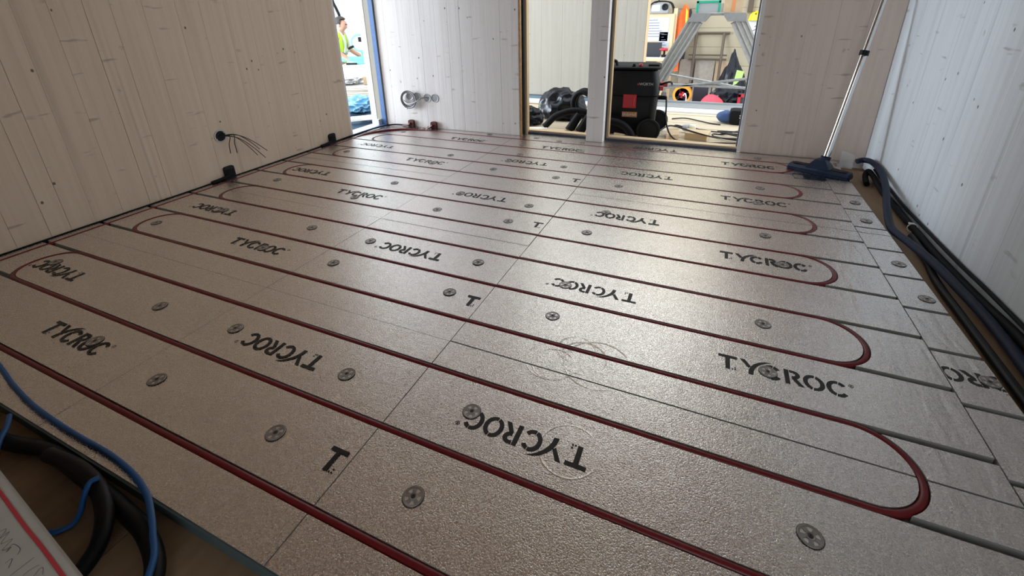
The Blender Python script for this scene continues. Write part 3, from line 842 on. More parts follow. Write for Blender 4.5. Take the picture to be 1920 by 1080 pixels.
# strip of clear plastic standing behind the nozzle
bm = B()
pts = [(1.292, 2.795, 0.0014), (1.358, 2.800, 0.0014)]
rows = [(0.0, 0.0), (0.03, 0.004), (0.065, 0.014), (0.095, 0.030)]
grid = [[bm.verts.new((1.290 + 0.066 * u_ + 0.006 * h / 0.1, 2.80 + d + 0.006 * math.sin(3 * u_), 0.0014 + h - 0.018 * u_ * (h > 0.09))) for u_ in (0, 0.25, 0.5, 0.75, 1)] for (h, d) in rows]
for a, c in zip(grid, grid[1:]):
    for k in range(4): bm.faces.new((a[k], a[k + 1], c[k + 1], c[k]))
bmesh.ops.solidify(bm, geom=bm.faces[:], thickness=0.0012)
tag(obj('plastic_strip', bm, 'translucent', smooth=True), 'strip of clear plastic standing on the panels behind the navy nozzle', 'plastic strip')
# piece of crinkled foil tape at the panel joint in front of the nozzle
bm = B()
nx, ny = 14, 5
g = [[bm.verts.new((1.045 + 0.150 * i / nx, 2.535 + 0.085 * j / ny, 0.0022 + 0.0022 * mnoise.noise(Vector((i * 0.9, j * 0.9, 2.0))))) for i in range(nx + 1)] for j in range(ny + 1)]
for j in range(ny):
    for i in range(nx): bm.faces.new((g[j][i], g[j][i + 1], g[j + 1][i + 1], g[j + 1][i]))
bmesh.ops.solidify(bm, geom=bm.faces[:], thickness=0.0006)
tag(obj('foil_tape', bm, 'chrome', smooth=True), 'crinkled strip of shiny foil tape on the floor in front of the navy nozzle', 'tape')

# ------------------------------------------------------------------ conduits along the right wall
def hose(name, ctrl, r, mat, label, cat, group=None, per=8, sides=12, ribs=False):
    pts = spline(ctrl, per)
    bm = B()
    tube(bm, pts, r, sides)
    return tag(obj(name, bm, mat, smooth=True), label, cat, group)
hose('conduit', [(1.368, 2.79, 0.052), (1.40, 2.80, 0.060), (1.425, 2.74, 0.066), (1.425, 2.58, 0.062), (1.398, 2.38, 0.045), (1.355, 2.17, 0.022), (1.332, 2.00, -0.002), (1.345, 1.85, 0.006), (1.366, 1.70, 0.011), (1.382, 1.52, 0.008), (1.396, 1.35, 0.0), (1.390, 1.15, -0.004), (1.375, 0.9, -0.008)],
     0.0145, 'conduit', 'thick navy conduit looping off the floor along the right wall', 'conduit')
hose('conduit', [(1.385, 2.60, -0.014), (1.392, 2.68, 0.005), (1.405, 2.70, 0.028), (1.416, 2.64, 0.018), (1.424, 2.5, -0.010), (1.426, 2.3, -0.015), (1.425, 2.05, -0.0155), (1.424, 1.8, -0.0155), (1.426, 1.5, -0.006), (1.430, 1.25, 0.006), (1.420, 0.9, 0.0)],
     0.0135, 'black_soft', 'black conduit lying in the gap between the panels and the right wall', 'conduit')
hose('conduit', [(1.4415, 2.74, 0.028), (1.4415, 2.62, 0.020), (1.4415, 2.45, 0.014), (1.4415, 2.3, 0.008), (1.4405, 2.0, 0.010), (1.440, 1.7, 0.016), (1.441, 1.5, 0.024), (1.441, 1.2, 0.030)],
     0.0065, 'black_soft', 'thin black cable hugging the right wall above the thick conduits', 'conduit')
hose('conduit', [(1.394, 1.97, -0.0172), (1.386, 1.82, -0.0172), (1.356, 1.60, -0.0172), (1.350, 1.42, -0.016), (1.345, 1.25, -0.014), (1.340, 1.05, -0.012), (1.335, 0.8, -0.012)],
     0.0125, 'black', 'black conduit nearest the panel edge in the gap beside the right wall', 'conduit')
bm = B(); tube(bm, [Vector((1.415, 2.04 + 0.002 * math.sin(a), 0.0)) + Vector((0.0175 * math.cos(a), 0, -0.008 + 0.0175 * math.sin(a))) for a in [2 * PI * k / 14 for k in range(14)]], 0.0022, 6, closed=True)
box(bm, 1.398, 1.418, 2.036, 2.044, 0.009, 0.013)
tag(obj('cable_tie', bm, 'white'), 'white cable tie around the black conduit by the right wall', 'cable tie')

# ------------------------------------------------------------------ foreground on the bare deck at the lower left
hose('conduit_loop', [(-1.30, -0.06, -0.014), (-1.0, 0.03, -0.013), (-0.76, 0.052, -0.012), (-0.64, 0.078, -0.012), (-0.55, 0.078, -0.012), (-0.44, 0.072, -0.011), (-0.335, 0.066, -0.010), (-0.245, 0.055, -0.010), (-0.165, 0.022, -0.010), (-0.112, -0.05, -0.012), (-0.10, -0.15, -0.014), (-0.14, -0.30, -0.014)],
     0.0155, 'black', 'thick black conduit lying along the front edge of the foil panels', 'conduit', per=10, sides=14)
hose('conduit_loop', [(-0.58, 0.065, 0.018), (-0.498, 0.072, 0.0185), (-0.415, 0.067, 0.0185), (-0.352, 0.050, 0.0160), (-0.312, 0.026, 0.006), (-0.295, -0.002, -0.008), (-0.290, -0.045, -0.014), (-0.33, -0.11, -0.015), (-0.43, -0.16, -0.015)],
     0.0140, 'black', 'black conduit curving back under the white board', 'conduit', per=10, sides=14)
hose('blue_cable', [(-1.75, 0.30, 0.0065), (-1.40, 0.205, 0.0150), (-1.07, 0.160, 0.0065), (-0.93, 0.138, 0.0060), (-0.80, 0.124, 0.0060), (-0.68, 0.119, 0.0060), (-0.58, 0.118, 0.0060), (-0.48, 0.119, 0.0060), (-0.385, 0.112, 0.0066), (-0.315, 0.098, 0.0075), (-0.262, 0.078, 0.0105), (-0.215, 0.055, 0.0120), (-0.165, 0.025, 0.0120), (-0.120, -0.04, 0.0105), (-0.105, -0.13, 0.008), (-0.13, -0.26, 0.005)],
     0.0055, 'blue_cable', 'bright blue cable lying on the foil along the front edge', 'cable', per=10)
hose('blue_cable', [(-0.398, 0.072, 0.036), (-0.402, 0.060, 0.0375), (-0.397, 0.050, 0.0335), (-0.398, 0.041, 0.018), (-0.402, 0.031, -0.006), (-0.406, 0.018, -0.0215), (-0.415, 0.004, -0.0245), (-0.429, -0.008, -0.0245), (-0.48, -0.03, -0.0245), (-0.56, -0.06, -0.0245)],
     0.0048, 'blue_cable', 'blue cable end curling over the black conduit beside the white board', 'cable', per=10)
hose('blue_cable', [(-0.80, 0.085, 0.012), (-0.762, 0.066, 0.012), (-0.735, 0.045, 0.010), (-0.705, 0.022, 0.000), (-0.68, -0.01, -0.022), (-0.68, -0.1, -0.0245)],
     0.0055, 'blue_cable', 'blue cable dropping over the black conduit at the left picture edge', 'cable', per=10)
# white carton with a red marker line and pencil scribble
cart = thing('white_board', 'white board with a red marker line and pencil scribbles at the lower left', 'board', (-0.5, -0.4, Z0))
def lc(bm): bmesh.ops.transform(bm, matrix=Matrix.Translation((0.5, 0.4, -Z0)), verts=bm.verts); return bm
e0, e1 = Vector((-0.345, -0.0305)), Vector((-0.030, -0.0625))
ed = (e1 - e0).normalized(); en = Vector((ed.y, -ed.x))
a_ = e0 - ed * 0.42; b_ = e1 + ed * 0.012
bm = B(); prism(bm, [tuple(a_), tuple(a_ + en * 0.62), tuple(b_ + en * 0.62), tuple(b_)], 0.205, 0.22)
bmesh.ops.bevel(bm, geom=bm.edges[:], offset=0.003, segments=2, affect='EDGES')
obj('sheet', lc(bm), 'white_board', cart)
bm = B(); prism(bm, [tuple(a_ + en * 0.38 + ed * 0.1), tuple(a_ + en * 0.60 + ed * 0.1), tuple(b_ + en * 0.60 - ed * 0.05), tuple(b_ + en * 0.38 - ed * 0.05)], Z0 + 0.001, 0.2045)
obj('support_block', lc(bm), 'card', cart)
def ribbon(bm, pts, w, z):
    for p, q in zip(pts, pts[1:]):
        p, q = Vector(p), Vector(q); d = (q - p)
        if d.length < 1e-6: continue
        d.normalize(); n = Vector((-d.y, d.x)) * w / 2
        bm.faces.new([bm.verts.new((c.x, c.y, z)) for c in (p - n, q - n, q + n, p + n)])
bm = B(); ribbon(bm, [(-0.42, -0.034), (-0.301, -0.0475), (-0.235, -0.0545), (-0.182, -0.060), (-0.129, -0.0645), (-0.091, -0.0685), (-0.045, -0.0735)], 0.0042, 0.2207)
obj('marker_line', lc(bm), 'red_marker', cart)
bm = B()
for st in ([(-0.209, -0.076), (-0.205, -0.071), (-0.197, -0.08), (-0.197, -0.071), (-0.187, -0.083), (-0.181, -0.074), (-0.175, -0.086), (-0.169, -0.08), (-0.167, -0.085)],
           [(-0.167, -0.085), (-0.172, -0.077), (-0.156, -0.076), (-0.15, -0.081)], [(-0.151, -0.092), (-0.15, -0.086), (-0.14, -0.093)],
           [(-0.127, -0.097), (-0.126, -0.074)], [(-0.113, -0.090), (-0.112, -0.082), (-0.109, -0.076)], [(-0.1, -0.085), (-0.103, -0.078), (-0.1, -0.076), (-0.092, -0.08)]):
    ribbon(bm, [tuple(p) for p in spline([(p[0], p[1], 0) for p in st], 5)] if False else [(p.x, p.y) for p in spline([(p[0], p[1], 0) for p in st], 5)], 0.0007, 0.2207)
obj('pencil_scribble', lc(bm), 'pencil', cart)
# ================================================================== PASSAGE BEHIND THE BACK WALL
CZ = -0.035
bm = B(); box(bm, -2.3, 1.75, 3.00, 4.42, CZ - 0.10, CZ - 0.012); pf = structure('floor_passage', bm, 'subfloor')
ys = [3.05, 3.20, 3.36, 3.53, 3.70, 3.88, 4.06, 4.22, 4.30]
for i in range(len(ys) - 1):
    bm = B(); box(bm, -2.0, 1.6, ys[i] + 0.004, ys[i + 1] - 0.004, CZ - 0.0118, CZ - (0.0 if i % 3 else 0.002), 0.002); obj('floor_board', bm, 'spruce_flat', pf)
bm = B(); box(bm, -0.06, 1.6, 4.305, 4.47, CZ - 0.03, -0.020, 0.003); obj('threshold_board', bm, 'white', pf)
bm = B(); box(bm, -0.06, 1.6, 4.475, 4.53, CZ - 0.03, -0.004); box(bm, -0.06, 1.6, 4.72, 4.755, CZ - 0.03, 0.0); box(bm, -0.06, 1.6, 4.53, 4.72, CZ - 0.03, -0.018); obj('threshold_track', bm, 'zinc', pf)
# outer wall of the passage, left of the wide opening
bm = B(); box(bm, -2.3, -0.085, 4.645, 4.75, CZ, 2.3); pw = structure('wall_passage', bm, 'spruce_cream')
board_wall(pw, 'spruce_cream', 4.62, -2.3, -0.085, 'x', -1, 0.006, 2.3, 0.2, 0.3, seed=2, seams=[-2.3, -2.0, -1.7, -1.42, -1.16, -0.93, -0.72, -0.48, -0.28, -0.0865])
bm = B(); box(bm, -0.0845, -0.078, 4.615, 4.755, 0.0, 2.3); obj('edge_board', bm, 'pine', pw)
bm = B(); box(bm, -2.0, -0.09, 4.606, 4.6195, CZ + 0.006, 0.004); obj('base_tape', bm, 'slate_tape', pw)
bm = B(); box(bm, -2.0, -0.09, 4.610, 4.6195, 0.0045, 0.011); obj('base_seal', bm, 'black_tape', pw)
bm = B(); box(bm, -2.0, -0.09, 4.44, 4.60, CZ - 0.03, CZ + 0.005); obj('base_board', bm, 'white', pw)

# ------------------------------------------------------------------ workshop vacuum
VX, VY = 0.022, 3.36
vac = thing('workshop_vacuum', 'black workshop vacuum cleaner with a red square badge behind the right-hand opening', 'vacuum cleaner', (VX, VY, CZ), math.radians(6))
def rrect(hx, hy, r, z, cx=0.0, cy=0.0, n=5):
    out = []
    for (sx, sy, a0) in ((1, 1, 0), (-1, 1, 90), (-1, -1, 180), (1, -1, 270)):
        for k in range(n + 1):
            a = math.radians(a0 + 90 * k / n)
            out.append(Vector((cx + sx * (hx - r) + r * math.cos(a), cy + sy * (hy - r) + r * math.sin(a), z)))
    return out
bm = B(); loft(bm, [rrect(0.1725, 0.160, 0.05, 0.055), rrect(0.1875, 0.172, 0.06, 0.09), rrect(0.1932, 0.178, 0.06, 0.20), rrect(0.1978, 0.182, 0.06, 0.312), rrect(0.1932, 0.178, 0.06, 0.318)]); obj('tank', bm, 'black', vac, smooth=True)
bm = B(); loft(bm, [rrect(0.2001, 0.184, 0.06, 0.322), rrect(0.2024, 0.186, 0.06, 0.345), rrect(0.1978, 0.182, 0.06, 0.40), rrect(0.1840, 0.172, 0.055, 0.465), rrect(0.1771, 0.166, 0.05, 0.492), rrect(0.1552, 0.15, 0.05, 0.502)]); obj('motor_head', bm, 'black', vac, smooth=True)
bm = B(); loft(bm, [rrect(0.1955, 0.180, 0.05, 0.503), rrect(0.2001, 0.184, 0.05, 0.508), rrect(0.2001, 0.184, 0.05, 0.516), rrect(0.1909, 0.176, 0.05, 0.522)])
obj('top_tray', bm, 'black_soft', vac, smooth=True)
bm = B(); tube(bm, spline([(-0.18, -0.13, 0.515), (-0.190, -0.12, 0.545), (-0.165, -0.10, 0.552), (-0.12, -0.09, 0.552), (-0.11, -0.09, 0.520)], 5), 0.011, 8); obj('carry_handle', bm, 'black', vac, smooth=True)
for (x, m_) in ((0.012, 'black'), (0.060, 'red')):
    bm = B(); lathe(bm, [(0.012, 0.52), (0.014, 0.528), (0.012, 0.541), (0.0, 0.543)], 12, Matrix.Translation((x, -0.15, 0))); obj('tool_clip', bm, m_, vac)
bm = B(); box(bm, 0.11, 0.185, -0.12, -0.07, 0.505, 0.535, 0.006); obj('hose_socket', bm, 'black_soft', vac)
# front: lower panel, recessed control slot, badge, sticker, maker's word
bm = B(); prism_m(bm, [(-0.075, 0.455), (0.075, 0.455), (0.065, 0.435), (0.025, 0.43), (0.012, 0.415), (-0.04, 0.415), (-0.052, 0.435), (-0.068, 0.44)], 0.164, 0.174, frame_mtx((0, 0, 0), (1, 0, 0), (0, 0, 1))); obj('control_slot', bm, 'black_soft', vac)
bm = B(); box(bm, -0.045, 0.050, -0.1865, -0.178, 0.232, 0.332, 0.006); obj('badge', bm, 'red', vac)
bm = B(); box(bm, 0.030, 0.038, -0.1885, -0.186, 0.25, 0.312); obj('badge_mark', bm, 'pinkred', vac)
bm = B(); box(bm, -0.045, 0.062, -0.1815, -0.177, 0.168, 0.206); obj('warning_sticker', bm, 'sticker', vac)
bm = B()
rs = random.Random(3)
for k in range(9): 
    x0 = -0.040 + k * 0.011
    box(bm, x0, x0 + 0.006, -0.1822, -0.1815, 0.174 + rs.random() * 0.006, 0.190 + rs.random() * 0.011)
obj('sticker_print', bm, 'whitegrey', vac)
text_mesh('WÜRTH', 0.026, frame_mtx((0.108, -0.1842, 0.405), (1, 0, 0), (0, -0.13, 1)), 'maker_name', 'whitegrey', vac)
bm = B(); box(bm, 0.047, 0.057, -0.1855, -0.180, 0.398, 0.410); obj('maker_mark', bm, 'red', vac)
# side: latch, hose mount, plug
bm = B(); box(bm, 0.196, 0.226, -0.13, -0.08, 0.355, 0.385, 0.006); obj('latch', bm, 'red', vac)
bm = B(); box(bm, 0.20, 0.255, 0.02, 0.07, 0.360, 0.392, 0.006); obj('latch', bm, 'red', vac)
bm = B(); tube(bm, spline([(0.17, -0.05, 0.36), (0.225, -0.06, 0.395), (0.27, -0.04, 0.405), (0.285, 0.0, 0.385)], 5), 0.008, 8); obj('cable_hook', bm, 'black', vac, smooth=True)
bm = B(); box(bm, 0.192, 0.255, -0.10, -0.04, 0.285, 0.310, 0.006); box(bm, 0.215, 0.245, -0.11, -0.085, 0.30, 0.335, 0.004); obj('plug_holder', bm, 'black_soft', vac)
bm = B(); box(bm, 0.218, 0.25, -0.114, -0.108, 0.318, 0.345); obj('paper_tag', bm, 'paper', vac)
# wheels and castor
def wheel(nm, c, r, w, parent, mats=('black_soft', 'black')):
    m = frame_mtx(c, (1, 0, 0), (0, 0, 1))
    bm = B(); lathe(bm, [(r * 0.86, -w / 2), (r, -w / 2 + 0.006), (r, w / 2 - 0.006), (r * 0.86, w / 2), (r * 0.80, w / 2 - 0.003), (r * 0.80, -w / 2 + 0.003), (r * 0.86, -w / 2)], 28, m)
    o = obj(nm, bm, mats[0], parent, smooth=True)
    bm = B(); lathe(bm, [(0, -w / 2 + 0.004), (r * 0.81, -w / 2 + 0.004), (r * 0.81, w / 2 - 0.006), (r * 0.3, w / 2 - 0.001), (0, w / 2 - 0.001)], 24, m); obj('hub', bm, mats[1], o, smooth=True)
wheel('wheel', (0.150, -0.205, 0.0825), 0.082, 0.034, vac)
wheel('wheel', (0.205, 0.16, 0.0825), 0.082, 0.034, vac)
bm = B(); box(bm, -0.18, 0.17, -0.16, 0.16, 0.03, 0.062, 0.012); obj('chassis', bm, 'black', vac)
for y_ in (-0.17, 0.15): wheel('castor', (-0.185, y_, 0.029), 0.028, 0.022, vac)
hose('vacuum_hose', [(-0.17, 3.115, 0.060), (-0.14, 3.10, 0.100), (-0.06, 3.095, 0.112), (0.02, 3.09, 0.093), (0.075, 3.085, 0.045), (0.095, 3.10, -0.005), (0.10, 3.13, -0.010)], 0.026, 'black_soft', 'black suction hose arching in front of the workshop vacuum', 'hose')
bm = B(); prism(bm, [(-0.05, 3.155), (0.02, 3.125), (0.035, 3.145), (-0.045, 3.175)], CZ + 0.0005, 0.012); tag(obj('timber_offcut', bm, 'pine_x'), 'pale timber wedge lying under the arch of the black suction hose', 'offcut')

# cables, plug and blocks right of the vacuum
hose('power_cable', [(0.285, 3.28, 0.275), (0.292, 3.26, 0.22), (0.300, 3.25, 0.12), (0.330, 3.24, 0.03), (0.375, 3.235, -0.018), (0.42, 3.23, -0.026), (0.50, 3.22, -0.022), (0.60, 3.235, -0.026), (0.72, 3.27, -0.026), (0.85, 3.30, -0.026)], 0.0058, 'wire', 'black power cable running down from the workshop vacuum', 'cable')
hose('power_cable', [(0.215, 3.30, -0.02), (0.26, 3.36, 0.010), (0.31, 3.42, 0.034), (0.36, 3.44, 0.030), (0.40, 3.43, 0.022), (0.46, 3.37, 0.022), (0.56, 3.29, 0.018), (0.66, 3.32, -0.004), (0.85, 3.36, -0.010)], 0.0055, 'wire', 'black cable humped over the wooden blocks', 'cable')
hose('power_cable', [(0.29, 3.98, -0.028), (0.40, 4.00, -0.020), (0.52, 3.95, -0.026), (0.60, 3.90, -0.028), (0.68, 3.87, -0.028)], 0.0055, 'wire', 'thin black cable lying across the pale boards behind the vacuum', 'cable')
hose('power_cable', [(0.86, 3.72, -0.026), (0.76, 3.62, -0.026), (0.70, 3.50, -0.02), (0.63, 3.49, -0.020), (0.65, 3.43, -0.026), (0.80, 3.36, -0.022), (0.90, 3.44, -0.024), (0.74, 3.52, -0.012), (0.62, 3.56, -0.018), (0.52, 3.58, -0.012), (0.49, 3.535, 0.010)], 0.0055, 'wire', 'black extension cable looped behind the pale connector', 'cable')
hose('power_cable', [(0.405, 3.53, 0.010), (0.36, 3.56, 0.012), (0.34, 3.62, -0.01), (0.38, 3.68, -0.026), (0.46, 3.70, -0.026)], 0.0055, 'wire', 'black cable bending away from the white end of the connector', 'cable')
hose('power_cable', [(0.66, 3.38, 0.006), (0.73, 3.40, 0.010), (0.82, 3.43, 0.004), (0.88, 3.38, 0.002), (0.78, 3.34, 0.014), (0.66, 3.41, 0.020), (0.72, 3.47, 0.012), (0.86, 3.51, 0.000)], 0.0055, 'wire', 'black cable coiled loosely right of the wooden blocks', 'cable')
t = thing('cable_connector', 'white and cream round cable connector behind the wooden blocks', 'connector', (0.45, 3.545, 0.001), math.radians(8))
mx = frame_mtx((0, 0, 0), (0, 1, 0), (0, 0, 1))
bm = B(); lathe(bm, [(0, -0.045), (0.018, -0.045), (0.026, -0.030), (0.028, 0.0), (0.0, 0.0)], 14, mx); obj('plug', bm, 'paper', t, smooth=True)
bm = B(); lathe(bm, [(0, 0.001), (0.031, 0.001), (0.033, 0.012), (0.031, 0.030), (0.026, 0.046), (0.016, 0.052), (0, 0.052)], 14, mx); obj('socket', bm, 'plug_white', t, smooth=True)
for k, (pts, z0, z1, lab) in enumerate((
    ([(0.315, 3.215), (0.398, 3.275), (0.388, 3.46), (0.305, 3.44)], CZ + 0.0005, 0.010, 'wooden block just right of the vacuum wheel'),
    ([(0.438, 3.32), (0.590, 3.30), (0.612, 3.44), (0.445, 3.47)], CZ + 0.0005, 0.015, 'wooden block under the pale cable connector'))):
    bm = B(); prism(bm, pts, z0, z1); bmesh.ops.bevel(bm, geom=bm.edges[:], offset=0.002, segments=1, affect='EDGES')
    tag(obj('wood_block', bm, 'pine_x'), lab, 'wood block')
# navy tool bag
t = thing('tool_bag', 'navy blue and black tool bag on the pale boards behind the right opening', 'bag', (0.76, 3.98, CZ))
bm = B(); blob(bm, (-0.045, 0, 0.055), (0.075, 0.06, 0.052), 0.12, 1.6, 4, 3, floor=0.002); obj('blue_half', bm, 'navy_bag', t, smooth=True)
bm = B(); box(bm, -0.02, 0.16, -0.075, 0.075, 0.001, 0.125, 0.03); obj('black_half', bm, 'black_soft', t, smooth=True)
for k in range(2):
    bm = B(); box(bm, 0.052, 0.078, -0.0765, -0.0755, 0.06 + 0.018 * k, 0.068 + 0.018 * k); obj('white_mark', bm, 'whitegrey', t)

# behind the left opening: rubbish bag, coiled hose, timber
t = tag(obj('rubbish_bag', blob(B(), (-0.635, 3.76, 0.060), (0.205, 0.17, 0.165), 0.22, 1.1, 11, 5, floor=CZ + 0.001, crease=True), 'black_film', smooth=True), 'crumpled black rubbish bag behind the left-hand opening', 'rubbish bag')
t = tag(obj('rubbish_bag', blob(B(), (-0.845, 3.42, 0.025), (0.13, 0.10, 0.095), 0.24, 1.4, 5, 4, floor=CZ + 0.001, crease=True), 'black_film', smooth=True), 'low shiny black plastic bag at the foot of the left opening frame', 'rubbish bag')
hose('vacuum_hose', [(-0.640, 3.28, -0.013), (-0.600, 3.29, 0.03), (-0.555, 3.30, 0.075), (-0.48, 3.31, 0.108), (-0.40, 3.32, 0.125), (-0.31, 3.32, 0.115), (-0.25, 3.32, 0.05)], 0.026, 'black_soft', 'black suction hose arching along the foot of the left opening', 'hose')
hose('vacuum_hose', [(-0.37 + 0.085 * math.cos(a) + 0.0 * a, 3.42 + 0.012 * a, 0.155 + 0.10 * math.sin(a)) for a in [0.3 + 2 * PI * k / 12 for k in range(20)]], 0.023, 'black_soft', 'coil of black suction hose leaning upright by the middle post', 'hose', per=4)
for k, (x, y0, y1, lab) in enumerate(((-0.385, 3.195, 3.235, 'dark grey hose end standing on the boards beside the middle post'), (-0.30, 3.19, 3.225, 'dark grey hose cuff tucked behind the middle post'))):
    bm = B(); tube(bm, spline([(x - 0.02, y0, CZ + 0.028), (x, y0 + 0.02, 0.032), (x + 0.028, y1, 0.085), (x + 0.045, y1 + 0.01, 0.112)], 5), [0.037 - 0.0006 * i for i in range(16)], 12)
    tag(obj('hose_cuff', bm, 'black_soft', smooth=True), lab, 'hose end')
bm = B(); box(bm, -0.14, 0.14, -0.035, 0.035, 0, 0.030, 0.003, mtx=Matrix.Translation((-0.47, 3.17, CZ + 0.001)) @ Matrix.Rotation(math.radians(14), 4, 'Z')); tag(obj('timber_offcut', bm, 'pine_x'), 'pale timber offcut on the floor below the arching hose in the left opening', 'offcut')
bm = B(); box(bm, -0.08, 0.10, -0.03, 0.03, 0, 0.02, 0.003, mtx=Matrix.Translation((-0.70, 3.22, CZ + 0.001)) @ Matrix.Rotation(math.radians(24), 4, 'Z')); tag(obj('timber_offcut', bm, 'white'), 'white board offcut in the left corner of the left opening', 'offcut')

# ================================================================== THE HALL BEYOND
HZ = -0.85
bm = B(); box(bm, -14, 6, -6, 11, HZ - 0.1, HZ); structure('floor_hall', bm, 'concrete')
bm = B(); box(bm, -14, 6, 10.2, 10.4, HZ, 6.5); hb = structure('wall_hall_back', bm, 'hall_wall')
for k in range(19):
    bm = B(); box(bm, -3.0, 5.9, 10.188, 10.199, -0.55 + 0.36 * k, -0.55 + 0.36 * k + 0.352); obj('wall_board', bm, 'hall_wall', hb)
bm = B(); box(bm, -12.2, -12.0, -6, 10.2, HZ, 6.5); hl = structure('wall_hall_left', bm, 'hall_white')
bm = B(); box(bm, -11.9, -3.2, 10.16, 10.199, HZ, 1.42, 0.004); obj('wall_sheet', bm, 'hall_white', hb)
bm = B(); box(bm, -11.9, -3.2, 10.16, 10.199, 1.435, 6.4, 0.004); obj('wall_sheet', bm, 'hall_white', hb)

# notice board on posts, with papers
nb = thing('notice_board', 'plywood notice board with white papers above the desk', 'notice board', (-0.52, 9.7, HZ))
def at(o3): return Matrix.Translation((-o3[0], -o3[1], -o3[2]))
def lbox(parent, nm, mat, x0, x1, y0, y1, z0, z1, bev=0.0):
    bm = B(); box(bm, x0, x1, y0, y1, z0, z1, bev)
    l = parent.location; bmesh.ops.transform(bm, matrix=Matrix.Translation((-l.x, -l.y, -l.z)), verts=bm.verts)
    return obj(nm, bm, mat, parent)
lbox(nb, 'board', 'pine_x', -1.20, -0.27, 9.70, 9.73, 0.02, 0.80)
for x in (-1.15, -0.262): lbox(nb, 'post', 'pine', x - 0.035, x + 0.035, 9.735, 9.79, HZ, 0.90 if x > -1 else 0.80)
sheets = ((-0.92, -0.36, 0.30, 0.735), (-0.52, -0.33, 0.13, 0.47), (-1.10, -0.94, 0.35, 0.70))
for (x0, x1, z0, z1) in sheets:
    p = lbox(nb, 'paper', 'paper', x0, x1, 9.693, 9.699, z0, z1)
    rr = random.Random(int(x0 * 100))
    z = z1 - 0.05; l = nb.location
    while z > z0 + 0.04:
        bm = B(); xa = x0 + 0.04; xb_ = xa + rr.uniform(0.4, 0.95) * (x1 - x0 - 0.08)
        box(bm, xa, xb_, 9.6915, 9.6928, z, z + 0.010)
        bmesh.ops.transform(bm, matrix=Matrix.Translation(-l), verts=bm.verts); obj('print_line', bm, 'ink', p)
        z -= 0.05
# site radio in its roll bars on top of the notice board
rd = thing('site_radio', 'grey site radio inside black roll bars on top of the notice board', 'radio', (-0.56, 9.74, 0.802))
bm = B(); box(bm, -0.17, 0.17, -0.09, 0.09, 0.012, 0.20, 0.02); obj('case', bm, 'grey_box', rd)
bm = B(); lathe(bm, [(0, 0), (0.055, 0), (0.062, 0.01), (0.05, 0.015), (0, 0.006)], 18, frame_mtx((0.10, -0.092, 0.125), (1, 0, 0), (0, 0, 1))); obj('speaker', bm, 'black', rd)
bm = B(); box(bm, -0.15, 0.01, -0.094, -0.089, 0.05, 0.17, 0.004); obj('panel', bm, 'whitegrey', rd)
for y_ in (-0.12, 0.12):
    bm = B(); tube(bm, spline([(-0.25, y_, 0.012), (-0.20, y_, 0.13), (-0.10, y_, 0.215), (0.05, y_, 0.228), (0.19, y_, 0.20), (0.25, y_, 0.10), (0.26, y_, 0.012)], 6), 0.013, 8); obj('roll_bar', bm, 'black', rd, smooth=True)
bm = B(); tube(bm, [(-0.02, -0.12, 0.225), (-0.02, -0.12, 0.36)], 0.012, 8); obj('aerial', bm, 'black', rd, smooth=True)

# desk with laptop and tools
dk = thing('desk', 'plywood work desk under the notice board', 'desk', (-0.72, 9.35, HZ))
lbox(dk, 'desktop', 'white_board', -1.35, -0.30, 9.00, 9.68, -0.005, 0.030)
lbox(dk, 'edge_strip', 'pine_x', -1.35, -0.27, 8.97, 8.998, -0.015, 0.030)
for (x, y) in ((-0.40, 9.05), (-0.40, 9.62), (-1.28, 9.05), (-1.28, 9.62)): lbox(dk, 'leg', 'pine', x - 0.045, x + 0.045, y - 0.03, y + 0.03, HZ, -0.006)
lp = thing('laptop', 'open dark laptop on the work desk', 'laptop', (-0.62, 9.40, 0.031))
bm = B(); box(bm, -0.18, 0.18, -0.12, 0.12, 0, 0.016, 0.003); obj('base', bm, 'screen', lp)
bm = B(); box(bm, -0.18, 0.18, -0.004, 0.006, 0, 0.25, 0.003, mtx=Matrix.Translation((0, 0.122, 0.012)) @ Matrix.Rotation(math.radians(-14), 4, 'X')); obj('lid', bm, 'screen', lp)
ct = thing('cordless_drill', 'black and red cordless drill on the desk beside the laptop', 'drill', (-0.355, 9.30, 0.031))
bm = B(); box(bm, -0.05, 0.05, -0.035, 0.035, 0, 0.045, 0.008); obj('battery', bm, 'black', ct)
bm = B(); box(bm, -0.018, 0.018, -0.02, 0.02, 0.046, 0.12, 0.006); obj('grip', bm, 'black_soft', ct)
bm = B(); tube(bm, [(-0.09, 0, 0.14), (-0.06, 0, 0.14), (0.05, 0, 0.14), (0.06, 0, 0.14)], [0.012, 0.026, 0.028, 0.018], 12); obj('motor_body', bm, 'red', ct, smooth=True)
